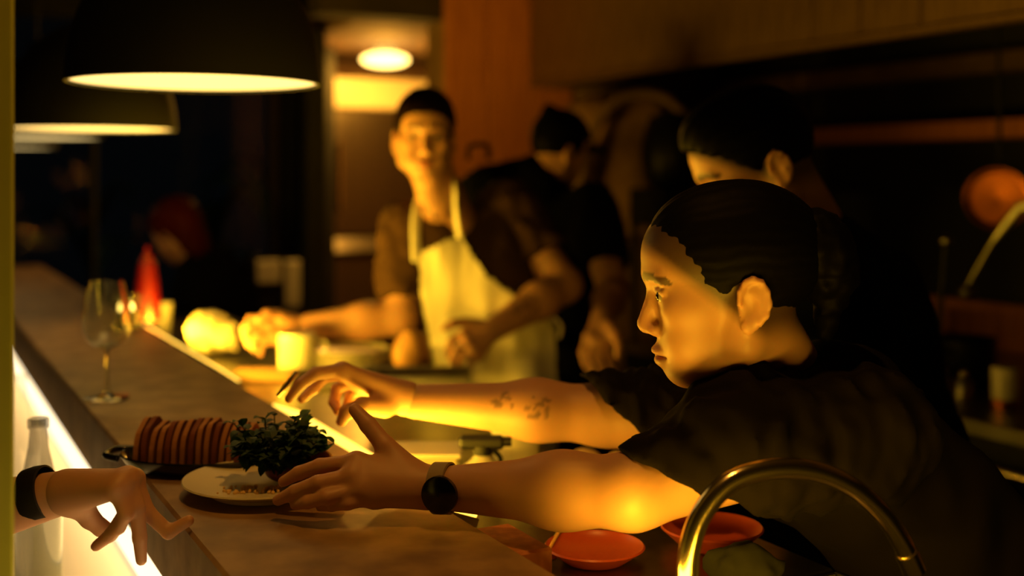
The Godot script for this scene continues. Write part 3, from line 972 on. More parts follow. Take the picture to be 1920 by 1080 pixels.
func worktop_things() -> void:
	# tap
	var b := P(1292, 1080, 1.20)
	var tip := P(1706, 1045, 1.27)
	b.y = WORK
	var t := thing("kitchen_tap", "polished gooseneck tap arching over the sink", "tap", b)
	var pts := [b + Vector3(0, 0.03, 0), P(1290, 1110, 1.20), P(1293, 1030, 1.20), P(1318, 960, 1.206), P(1372, 902, 1.215), P(1450, 879, 1.226), P(1530, 884, 1.238), P(1600, 915, 1.25), P(1656, 965, 1.26), P(1690, 1015, 1.267), P(1702, 1042, 1.27)]
	put("spout", tube(Acc.new(), spline(pts, 6), 0.0112, 20), M.chrome, t)
	var dn: Vector3 = (pts[10] - pts[9]).normalized()
	put("aerator", tube(Acc.new(), [pts[10] - dn * 0.004, pts[10] + dn * 0.02], 0.0132, 20), M.chrome, t)
	put("base", lathe(Acc.new(), b, [[0.001, 0.0], [0.026, 0.0], [0.027, 0.006], [0.022, 0.03], [0.014, 0.05], [0.0112, 0.055]], 28), M.chrome, t)
	put("lever", tube(Acc.new(), [b + Vector3(0, 0.03, 0.02), b + Vector3(0.01, 0.04, 0.08)], 0.005, 10), M.chrome, t)
	# white mug
	var mg := PY(557, 698, WORK)
	t = thing("mug", "plain white straight-sided mug standing on the worktop", "mug", mg)
	var h := 0.1
	put("body", lathe(Acc.new(), mg, [[0.001, 0.001], [0.042, 0.001], [0.047, 0.006], [0.048, h], [0.046, h + 0.002], [0.044, h], [0.043, 0.01], [0.001, 0.009]], 36), M.white_ceramic, t)
	put("handle", tube(Acc.new(), spline([mg + RV * 0.045 + Vector3(0, 0.08, 0) + FV * 0.01, mg + RV * 0.072 + Vector3(0, 0.072, 0) + FV * 0.016, mg + RV * 0.072 + Vector3(0, 0.035, 0) + FV * 0.016, mg + RV * 0.046 + Vector3(0, 0.025, 0) + FV * 0.01], 4), 0.005, 8), M.white_ceramic, t)
	lump("towel", "crumpled pale towel bundled at the slab edge", "towel", P(398, 640, 3.28), Vector3(0.085, 0.052, 0.06), M.white_cloth, 3, 0.022)
	var cp := P(302, 608, 3.62)
	cp.x = maxf(cp.x, SX1 + 0.06)
	cp.y = WORK
	var cup := thing("small_cup", "small white cup beside the far end of the light batten", "cup", cp)
	put("body", lathe(Acc.new(), cp, [[0.001, 0.001], [0.025, 0.001], [0.034, 0.09], [0.036, 0.115], [0.033, 0.115], [0.024, 0.008], [0.001, 0.006]], 28), M.white_ceramic, cup)
	# plates beyond the mug
	var ps := PY(655, 690, WORK)
	for j in 4:
		dish(ps + Vector3(0, 0.011 * j, 0), 0.105, 0.018, "stacked_plate", "pale plate in the stack to the chef's side of the mug", "plate", M.white_ceramic, "plates stacked beyond the mug")
	# steel tray
	var tc := P(780, 705, 2.75)
	t = thing("steel_tray", "long shallow steel tray in front of the apron", "tray", Vector3(tc.x, WORK, tc.z))
	var o := Vector3(tc.x, WORK, tc.z)
	var tb := Basis(RV, Vector3.UP, -FV)
	put("base", box(Acc.new(), o + Vector3(-0.125, 0.001, -0.06), o + Vector3(0.125, 0.004, 0.06), 0.001, tb, o), M.steel, t)
	for e in [[-0.128, -0.125, -0.063, 0.063], [0.125, 0.128, -0.063, 0.063], [-0.125, 0.125, -0.063, -0.060], [-0.125, 0.125, 0.060, 0.063]]:
		put("side", box(Acc.new(), o + Vector3(e[0], 0.001, e[2]), o + Vector3(e[1], 0.045, e[3]), 0.001, tb, o), M.steel, t)
	put("rim", tube(Acc.new(), [o + tb * Vector3(-0.13, 0.045, 0.066), o + tb * Vector3(0.13, 0.045, 0.066)], 0.004, 8), M.steel, t)
	put("rim", tube(Acc.new(), [o + tb * Vector3(-0.13, 0.045, -0.066), o + tb * Vector3(0.13, 0.045, -0.066)], 0.004, 8), M.steel, t)
	# board
	var bc := PY(495, 712, WORK)
	t = thing("chopping_board", "small pale wooden board beside the white mug", "board", bc)
	put("board", box(Acc.new(), bc + Vector3(-0.075, 0.001, -0.05), bc + Vector3(0.075, 0.022, 0.05), 0.004, tb, bc), M.board_wood, t)
	# round loaf by the chef's arm
	lump("bread_loaf", "rounded orange-brown loaf behind the steel tray", "bread", P(772, 655, 2.98), Vector3(0.042, 0.06, 0.045), M.board_wood, 5, 0.002)
	# spray bottle
	var sp := P(905, 850, 1.86)
	sp.y = WORK
	t = thing("spray_bottle", "trigger spray bottle with dark head behind the forearm", "spray bottle", sp)
	put("body", lathe(Acc.new(), sp, [[0.001, 0.001], [0.033, 0.001], [0.036, 0.006], [0.036, 0.028], [0.030, 0.046], [0.014, 0.06], [0.013, 0.066]], 28), M.pale_paint, t)
	var hd := put("trigger_head", box(Acc.new(), sp + Vector3(-0.038, 0.072, -0.011), sp + Vector3(0.035, 0.094, 0.011), 0.006, tb, sp), M.black, t)
	put("collar", lathe(Acc.new(), sp, [[0.015, 0.064], [0.015, 0.078], [0.001, 0.078]], 20), M.black, t)
	put("trigger", tube(Acc.new(), spline([sp + tb * Vector3(0.012, 0.075, 0), sp + tb * Vector3(0.028, 0.058, 0), sp + tb * Vector3(0.026, 0.040, 0)], 4), 0.004, 8), M.dark_metal, hd)
	put("nozzle", lathe(Acc.new(), sp + tb * Vector3(0.036, 0.084, 0), [[0.008, -0.01], [0.008, 0.01], [0.001, 0.01]], 12, tb * Basis(Vector3(0, 0, 1), PI / 2)), M.black, hd)
	# pale containers in front of the spray bottle
	var k := P(800, 856, 1.93)
	k.y = WORK
	t = thing("plastic_tub", "square pale plastic tub with lid beside the spray bottle", "tub", k)
	put("tub", box(Acc.new(), k + Vector3(-0.055, 0.001, -0.045), k + Vector3(0.055, 0.05, 0.045), 0.006, tb, k), M.white_ceramic, t)
	put("lid", box(Acc.new(), k + Vector3(-0.059, 0.0505, -0.049), k + Vector3(0.059, 0.058, 0.049), 0.003, tb, k), M.white_ceramic, t)
	k = P(968, 860, 1.98)
	k.y = WORK
	t = thing("paper_cup", "pale round tub behind the spray bottle", "tub", k)
	put("body", lathe(Acc.new(), k, [[0.001, 0.001], [0.036, 0.001], [0.042, 0.075], [0.045, 0.077], [0.045, 0.08], [0.001, 0.08]], 28), M.white_ceramic, t)
	for e in [[1097, 862, 1.97, 0.030], [1158, 868, 1.95, 0.022]]:
		k = P(e[0], e[1], e[2])
		var bl := thing("bread_roll", "small pale round roll beyond the near forearm" if e[3] > 0.025 else "smaller pale roll next to the round one beyond the forearm", "roll", Vector3(k.x, WORK, k.z))
		k.y = WORK + 0.024
		put("roll", field(Acc.new(), [ell(k, Basis.IDENTITY, Vector3(e[3], 0.024, e[3]))], 0.004), M.crumb, bl)
		var pl := P(e[0], e[1], e[2])
	# terracotta dishes and bright cutlery by the sink
	dish(PY(1115, 1052, WORK), 0.066, 0.020, "terracotta_dish", "shallow orange terracotta dish under the cook's forearm", "dish", M.terracotta_glaze)
	dish(PY(1335, 1024, WORK), 0.070, 0.026, "terracotta_dish", "orange terracotta dish behind the arching tap", "dish", M.terracotta_glaze)
	for e in [[1028, 1034, 1052, 992, "bright steel spoon handle leaning on the timber upstand"], [1176, 1008, 1154, 982, "short bright spoon handle between the terracotta dishes"]]:
		var p0 := PY(e[0], e[1], WORK + 0.012)
		var p1 := P(e[2], e[3], 1.60)
		t = thing("spoon", e[4], "spoon", Vector3(p0.x, WORK, p0.z))
		put("handle", tube(Acc.new(), [p0, p0.lerp(p1, 0.5), p1], [0.0035, 0.004, 0.005], 10), M.chrome, t)
		put("bowl", ball(Acc.new(), p0 + (p0 - p1).normalized() * 0.012, Vector3(0.014, 0.006, 0.018)), M.chrome, t)
	lump("dish_cloth", "grey green dish cloth bunched behind the tap", "cloth", P(1405, 1090, 1.44), Vector3(0.045, 0.016, 0.04), M.grey_cloth, 8, 0.014)

# ---------- the cook line on the right ----------
func cook_line() -> void:
	var hx := 2.39
	var hb := PX(1010, 163, hx).y
	var t := thing("extractor_hood", "long brown steel extractor hood over the cook line", "extractor hood", Vector3(hx, hb, -2.0))
	var z := -4.36
	var seams := [PX(1250, 60, hx).z, PX(1522, 60, hx).z, PX(1612, 60, hx).z, PX(1725, 60, hx).z, 0.4, 1.4]
	for s in seams:
		put("front_panel", box(Acc.new(), Vector3(hx, hb + 0.02, z + 0.002), Vector3(hx + 0.03, 2.88, s - 0.002), 0.004), M.hood_steel, t)
		z = s
	put("lower_lip", box(Acc.new(), Vector3(hx - 0.012, hb, -4.36), Vector3(hx + 0.035, hb + 0.022, 1.4), 0.005), M.hood_steel, t)
	put("end_panel", box(Acc.new(), Vector3(hx + 0.03, hb, -4.38), Vector3(3.38, 2.88, -4.35), 0.004), M.hood_steel, t)
	put("back_gutter", box(Acc.new(), Vector3(3.30, hb - 0.02, -4.3), Vector3(3.39, hb + 0.05, 1.4), 0.004), M.hood_steel, t)
	z = -4.3
	while z < 1.0:
		var f := put("baffle_filter", box(Acc.new(), Vector3(2.46, hb + 0.22, z), Vector3(3.3, hb + 0.23, z + 0.49), 0.002, Basis(Vector3(0, 0, 1), -0.22), Vector3(3.3, hb + 0.06, z)), M.dark_metal, t)
		if z > -3.6 and z < -0.4:
			for j in 7:
				put("slat", box(Acc.new(), Vector3(2.47, hb + 0.19, z + 0.02 + j * 0.067), Vector3(3.28, hb + 0.218, z + 0.045 + j * 0.067), 0.006, Basis(Vector3(0, 0, 1), -0.22), Vector3(3.3, hb + 0.06, z)), M.steel, f)
		z += 0.5
	# range counter
	var cx := 2.35
	t = thing("cook_line_counter", "steel range counter along the black wall", "counter", Vector3(2.9, 0, -1.8))
	put("top", box(Acc.new(), Vector3(cx, 0.84, -3.63), Vector3(3.39, 0.88, 0.9), 0.004), M.steel, t)
	put("front", box(Acc.new(), Vector3(cx + 0.03, 0.0, -3.63), Vector3(3.38, 0.839, 0.9), 0.004), M.dark_metal, t)
	put("rail", tube(Acc.new(), [Vector3(cx - 0.04, 0.78, -3.5), Vector3(cx - 0.04, 0.78, 0.8)], 0.012, 12), M.chrome, t)
	for k in 6:
		put("rail_bracket", box(Acc.new(), Vector3(cx - 0.04, 0.772, -3.4 + k * 0.8), Vector3(cx + 0.03, 0.788, -3.38 + k * 0.8), 0.002), M.chrome, t)
	put("splashback", box(Acc.new(), Vector3(3.36, 0.881, -3.63), Vector3(3.395, 1.04, 0.9), 0.003), M.timber, t)
	var shy := PX(1800, 246, 3.3).y
	tag(put("wall_shelf", box(Acc.new(), Vector3(3.2, shy - 0.03, -4.0), Vector3(3.399, shy + 0.03, 0.9), 0.004), M.timber, self), "long brown wooden shelf on the black wall under the hood", "shelf")
	# domed oven in the corner with its plinth
	var oc := PD(1095, 300, 3.95)
	var sc := 0.31
	var ob := Vector3(oc.x + 0.12, 0, -4.0)
	t = thing("domed_oven", "clay domed oven in the corner beneath the hood", "oven", ob)
	var top := PD(1060, 172, 3.9).y
	put("plinth", box(Acc.new(), Vector3(ob.x - 0.36, 0, -4.36), Vector3(3.3, 1.25, -3.66), 0.01), M.clay, t)
	var dome := []
	for k in 15:
		var a := PI / 2 * k / 14.0
		dome.append([maxf(0.33 * cos(a), 0.002), 1.25 + (top - 1.25) * pow(sin(a), 0.8)])
	put("dome", lathe(Acc.new(), Vector3(ob.x, 0, ob.z), dome, 48), M.clay, t)
	var arch := []
	for k in 17:
		var a := PI * k / 16.0
		arch.append(Vector3(ob.x - 0.30 * cos(a), 1.27 + (top - 1.27) * 0.985 * pow(maxf(sin(a), 0.0), 0.7), -3.70))
	put("arch_rim", tube(Acc.new(), arch, 0.022, 10), M.plaster, t)
	put("arch_face", field(Acc.new(), [cap(Vector3(ob.x - 0.1, 1.42, -3.79), Vector3(ob.x + 0.1, 1.42, -3.79), 0.2, 0.2, 0.03), cap(Vector3(ob.x, 1.6, -3.79), Vector3(ob.x, 1.62, -3.79), 0.19, 0.17, 0.05), cut(Vector3(0, 0, -3.735), Vector3(0, 0, 1)), cut(Vector3(0, 1.251, 0), Vector3.DOWN)], 0.012), M.clay, t)
	# black box and round pot on the plinth front
	var bx := PD(1228, 388, 3.6)
	var w := 0.115
	var y0 := PD(1228, 420, 3.6).y
	var y1 := PD(1228, 352, 3.6).y
	t = thing("black_stand", "square black steel stand under the dark round pot", "stand", Vector3(bx.x, 0.88, -3.5))
	put("box", box(Acc.new(), Vector3(bx.x - w, y0, -3.6), Vector3(bx.x + w, y1, -3.4), 0.008), M.black, t)
	for e in [[-1, 0], [1, 0], [-1, 1], [1, 1]]:
		put("leg", box(Acc.new(), Vector3(bx.x + e[0] * (w - 0.012) - 0.01, 0.88, -3.59 + e[1] * 0.16), Vector3(bx.x + e[0] * (w - 0.012) + 0.01, y0 + 0.001, -3.57 + e[1] * 0.16), 0.003), M.black, t)
	var pb := Vector3(bx.x + 0.005, y1, -3.5)
	var ph := PD(1228, 208, 3.5).y - y1
	t = thing("round_pot", "dark round-bellied pot standing on the black stand", "pot", pb)
	put("belly", lathe(Acc.new(), pb, [[0.001, 0.001], [0.07, 0.001], [0.10, ph * 0.14], [0.113, ph * 0.42], [0.106, ph * 0.68], [0.085, ph * 0.88], [0.08, ph * 0.9]], 40), M.dark_metal, t)
	put("lid", lathe(Acc.new(), pb, [[0.086, ph * 0.895], [0.086, ph * 0.915], [0.05, ph * 0.97], [0.012, ph], [0.001, ph]], 36), M.dark_metal, t)
	# hanging pan and ladle near the frame's right edge
	var pan := PX(1872, 372, 2.9)
	t = thing("hanging_pan", "round copper pan hanging from the hood by its handle", "pan", pan)
	var face := Basis(Vector3(0, 0, 1), PI / 2) * Basis(Vector3(1, 0, 0), 0.0)
	var fb := Basis(Vector3(0, 1, 0), 0.55) * face
	var rr := 0.088
	put("body", lathe(Acc.new(), pan, [[0.001, 0.0], [rr * 0.86, 0.0], [rr * 0.94, 0.01], [rr, 0.045], [rr + 0.004, 0.047], [rr - 0.004, 0.045], [rr * 0.88, 0.008], [0.001, 0.004]], 44, fb), M.copper, t)
	put("handle", tube(Acc.new(), spline([pan + Vector3(0, rr - 0.005, 0), pan + Vector3(0.005, rr + 0.06, 0), pan + Vector3(0, hb + 0.02 - pan.y - 0.02, 0), pan + Vector3(0, hb + 0.14 - pan.y, 0)], 4), 0.006, 8), M.dark_metal, t)
	var l0 := PX(1915, 385, 2.82)
	var l1 := PX(1862, 452, 2.80)
	var l2 := PX(1812, 540, 2.78)
	t = thing("ladle", "long pale steel ladle hanging in front of the copper pan", "ladle", l2)
	var l9 := Vector3(l0.x, hb + 0.1, l0.z + 0.12)
	put("handle", tube(Acc.new(), spline([l9, l0 + (l0 - l1) * 0.3, l0, l1], 5), [0.006, 0.006, 0.006, 0.006, 0.007, 0.008, 0.010, 0.012, 0.013, 0.014, 0.015, 0.016, 0.016, 0.015, 0.012, 0.008], 10, 0.4), M.steel, t)
	put("shank", tube(Acc.new(), [l1, l1.lerp(l2, 0.5), l2], 0.008, 10), M.steel, t)
	put("bowl", ball(Acc.new(), l2 + Vector3(0, -0.012, 0), Vector3(0.026, 0.022, 0.026)), M.steel, t)
	# upright rod with a knob, standing on the counter
	var r0 := PX(1752, 700, 2.6)
	var r1 := PX(1774, 452, 2.6)
	r0.y = 0.88
	t = thing("steel_rod", "thin upright rod with a round knob on the range counter", "rod", r0)
	put("rod", tube(Acc.new(), [r0 + Vector3(0, 0.01, 0), r1], 0.008, 10), M.dark_metal, t)
	put("knob", ball(Acc.new(), r1, Vector3.ONE * 0.016), M.steel, t)
	put("foot", lathe(Acc.new(), r0, [[0.001, 0.001], [0.05, 0.001], [0.05, 0.012], [0.008, 0.018]], 24), M.dark_metal, t)
	# things standing on the range counter
	for e in [[1768, 0.021, 0.012], [1806, 0.024, 0.014]]:
		var s := PX(e[0], 735, 2.56)
		s.y = 0.88
		t = thing("steel_shaker", "small steel shaker with a round knob on the range counter", "shaker", s, "steel shakers on the range counter")
		put("body", lathe(Acc.new(), s, [[0.001, 0.001], [e[1], 0.001], [e[1], 0.045], [e[1] * 0.5, 0.058], [0.005, 0.06]], 24), M.steel, t)
		put("knob", ball(Acc.new(), s + Vector3(0, 0.064, 0), Vector3.ONE * e[2] * 0.8), M.chrome, t)
	var cb := PX(1885, 790, 2.55)
	cb.y = 0.88
	t = thing("cream_canister", "tall cream canister on the range counter under the pan", "canister", cb)
	put("body", lathe(Acc.new(), cb, [[0.001, 0.001], [0.034, 0.001], [0.035, 0.10], [0.033, 0.104], [0.001, 0.104]], 28), M.white_ceramic, t)
	put("base_ring", lathe(Acc.new(), cb, [[0.036, 0.002], [0.037, 0.002], [0.037, 0.024], [0.036, 0.024]], 28), M.copper, t)
	for e in [[1840, 2.62, 0.1, "dark cooking pot beside the cream canister"], [1650, 2.95, 0.12, "dark wide pot at the middle of the range counter"]]:
		var s := PX(e[0], 720, e[1])
		s.y = 0.88
		if e[0] == 1840:
			s.z -= 0.16
			s.x += 0.12
		t = thing("cooking_pot", e[3], "pot", s)
		put("body", lathe(Acc.new(), s, [[0.001, 0.001], [e[2] * 0.8, 0.001], [e[2] * 0.85, 0.006], [e[2] * 0.85, 0.13], [e[2] * 0.9, 0.134], [e[2] * 0.8, 0.13], [e[2] * 0.8, 0.02], [0.001, 0.02]], 36), M.dark_metal, t)
		put("handle", tube(Acc.new(), spline([s + Vector3(-e[2] * 0.84, 0.1, 0.03), s + Vector3(-e[2] * 1.15, 0.105, 0.02), s + Vector3(-e[2] * 1.15, 0.105, -0.02), s + Vector3(-e[2] * 0.84, 0.1, -0.03)], 4), 0.005, 8), M.dark_metal, t)

# ---------- alcove and garden end ----------
func far_things() -> void:
	var d := 5.8
	var l := PD(613, 300, d).x
	var topy := PD(720, 146, d).y
	var fr := thing("refrigerator", "tall stainless steel refrigerator standing in the lit alcove", "refrigerator", Vector3(l + 0.33, 0, -d - 0.28))
	put("body", box(Acc.new(), Vector3(l, 0.1, -d - 0.56), Vector3(l + 0.66, topy, -d - 0.03), 0.006), M.fridge_steel, fr)
	put("top_panel", box(Acc.new(), Vector3(l + 0.004, PD(720, 205, d).y, -d - 0.03), Vector3(l + 0.656, topy - 0.004, -d), 0.008), M.enamel, fr)
	var yl := PD(720, 478, d).y
	var ym := PD(720, 440, d).y
	var ud := put("door", box(Acc.new(), Vector3(l + 0.004, ym + 0.004, -d - 0.03), Vector3(l + 0.656, PD(720, 205, d).y - 0.006, -d), 0.008), M.fridge_steel, fr)
	put("handle", box(Acc.new(), Vector3(l + 0.05, ym + 0.12, -d + 0.03), Vector3(l + 0.07, ym + 0.5, -d + 0.05), 0.006), M.chrome, ud)
	put("handle_mount", box(Acc.new(), Vector3(l + 0.052, ym + 0.14, -d), Vector3(l + 0.068, ym + 0.16, -d + 0.03), 0.002), M.chrome, ud)
	put("handle_mount", box(Acc.new(), Vector3(l + 0.052, ym + 0.46, -d), Vector3(l + 0.068, ym + 0.48, -d + 0.03), 0.002), M.chrome, ud)
	put("middle_rail", box(Acc.new(), Vector3(l + 0.004, yl, -d - 0.03), Vector3(l + 0.656, ym, -d + 0.012), 0.008, Basis(Vector3(1, 0, 0), -0.58)), M.fridge_steel, fr)
	put("door", box(Acc.new(), Vector3(l + 0.004, 0.12, -d - 0.03), Vector3(l + 0.656, yl - 0.004, -d), 0.008), M.fridge_steel, fr)
	for e in [[0.03, 0.06], [0.6, 0.63]]:
		put("foot", lathe(Acc.new(), Vector3(l + e[0], 0, -d - 0.06), [[0.001, 0.0], [0.02, 0.0], [0.02, 0.1]], 12), M.dark_metal, fr)
	# pale boxes against the window
	for e in [[480, 528, 488, 530, 0.3, "pale squat equipment cabinet against the garden window"], [533, 568, 488, 575, 0.3, "pale upright equipment cabinet next to the squat one"]]:
		var a := PD(e[0], e[2], 5.6)
		var b := PD(e[1], e[3], 5.6)
		var t := thing("equipment_cabinet", e[5], "cabinet", Vector3((a.x + b.x) / 2, 0, -5.75))
		put("body", box(Acc.new(), Vector3(a.x, 0.06, -5.9), Vector3(b.x, a.y, -5.62), 0.008), M.dark_metal, t)
		put("door", box(Acc.new(), Vector3(a.x + 0.004, b.y, -5.62), Vector3(b.x - 0.004, a.y - 0.004, -5.60), 0.006), M.pale_paint, t)
		for f in [0.15, 0.85]:
			put("foot", box(Acc.new(), Vector3(lerpf(a.x, b.x, f) - 0.012, 0, -5.7), Vector3(lerpf(a.x, b.x, f) + 0.015, 0.061, -5.67), 0.002), M.black, t)
	# plants beyond the window
	var words := ["long arching dark leaves of a palm outside the garden window", "broad-leaved dark shrub outside the window behind the pendant", "dark spiky plant outside the window beyond the wine glass"]
	var ps := [[535, 430, 8.0, 12, 0.85], [400, 330, 7.1, 14, 0.36], [170, 430, 7.9, 12, 0.5]]
	for j in 3:
		var e: Array = ps[j]
		var c := PD(e[0], e[1], e[2])
		var t := thing("garden_plant", words[j], "plant", Vector3(c.x, 0, c.z))
		put("pot", lathe(Acc.new(), Vector3(c.x, 0, c.z), [[0.001, 0.001], [0.14, 0.001], [0.18, 0.35], [0.2, 0.36], [0.17, 0.36], [0.15, 0.32], [0.001, 0.32]], 28), M.clay, t)
		put("stem", tube(Acc.new(), [Vector3(c.x, 0.3, c.z), Vector3(c.x + 0.02, 0.8, c.z), Vector3(c.x, 1.1, c.z)], 0.03, 10), M.timber, t)
		for k in int(e[3]):
			var a: float = TAU * k / e[3] + rng.randf() * 0.3
			var dd := Vector3(cos(a), 0, sin(a) * 0.6)
			var s := Vector3(c.x, 0.7 + 0.04 * k * 0.8, c.z)
			var len: float = e[4] * rng.randf_range(0.8, 1.1)
			put("leaf", leaf(Acc.new(), [s, s + dd * len * 0.35 + Vector3(0, len * 0.6, 0), s + dd * len * 0.75 + Vector3(0, len * 0.8, 0), s + dd * len * 1.1 + Vector3(0, len * 0.45, 0)], 0.035 if j != 1 else 0.07), M.plant_leaf, t)
	var gl := PD(500, 430, 7.35)
	gl.y = 0.0
	var gt := thing("garden_light", "small spike light on the ground in front of the palm", "garden light", gl)
	put("stake", lathe(Acc.new(), gl, [[0.012, 0.0], [0.012, 0.22]], 10), M.black, gt)
	put("lamp_head", lathe(Acc.new(), gl, [[0.03, 0.20], [0.04, 0.26], [0.036, 0.26], [0.028, 0.21]], 20), M.black, gt)
	put("bulb", ball(Acc.new(), gl + Vector3(0, 0.245, 0), Vector3.ONE * 0.018), M.alcove_glow, gt)
	small_light("garden_light_glow", gl + Vector3(0, 0.29, 0), lin(1.0, 0.85, 0.45), 0.05, gt)
	struct("ground_outside", box(Acc.new(), Vector3(-6, -0.1, -14), Vector3(6, -0.02, -9.25), 0), M.floor_tile, "dark ground outside the garden window", "ground")

# ---------- people ----------
const SKIN := Color(0.50, 0.27, 0.17)      # linear
const LIP := Color(0.40, 0.14, 0.10)
const BROW := Color(0.02, 0.012, 0.008)
func person(label: String, base: Vector3) -> Node3D:
	return thing("person", label, "person", base)
func plain(c: Color) -> Callable:
	return func(_p: Vector3) -> Color: return c
func inked(c: Color, spots: Array) -> Callable:      # tattoos: dark marks where the arm carries them
	return func(p: Vector3) -> Color:
		for s in spots:
			var q: Vector3 = (p - s[0]) / s[1]
			var r := q.length()
			if r < 1.0 and absf(sin(r * 9.0 + atan2(q.y, q.x) * 3.0)) < 0.55:
				return c.lerp(Color(0.03, 0.03, 0.035), 0.62)
		return c
func folds(sd: int, amount: float, freq := 9.0, stretch := Vector3.ONE) -> Callable:
	var f := FastNoiseLite.new()
	f.seed = sd
	f.frequency = freq
	f.noise_type = FastNoiseLite.TYPE_SIMPLEX_SMOOTH
	f.fractal_octaves = 2
	return func(p: Vector3) -> float: return f.get_noise_3dv(p * stretch) * amount

func strands(h: Head, n: float, amount: float, sd: int) -> Callable:      # combed back: ridges that run from the hairline to the bun
	var f := FastNoiseLite.new()
	f.seed = sd
	f.frequency = 18.0
	return func(p: Vector3) -> float:
		var q := h.own(p)
		var a := atan2(q.z, q.y + 0.01) + f.get_noise_3dv(p) * 0.10
		return (sin(a * n) * 0.6 + sin(a * n * 0.37 + 1.0) * 0.4) * amount

func people() -> void:
	leaning_cook()
	apron_chef()
	capped_cook()
	bowed_cook()
	guest_hand()
	far_guest()

func legs(pr: Array, hip: Vector3, side: Vector3, foot_dir: Vector3, y0 := 0.0) -> void:
	for s in [-1.0, 1.0]:
		var h: Vector3 = hip + side * s * 0.085
		var k := Vector3(h.x, lerpf(y0, hip.y, 0.52), h.z) + foot_dir * 0.03
		var a := Vector3(h.x, y0 + 0.08, h.z)
		pr.append(cap(h, k, 0.085, 0.058, 0.03))
		pr.append(cap(k, a, 0.056, 0.04, 0.02))
		pr.append(cap(a + Vector3(0, -0.035, 0), a + Vector3(0, -0.042, 0) + foot_dir * 0.16, 0.04, 0.032, 0.02))

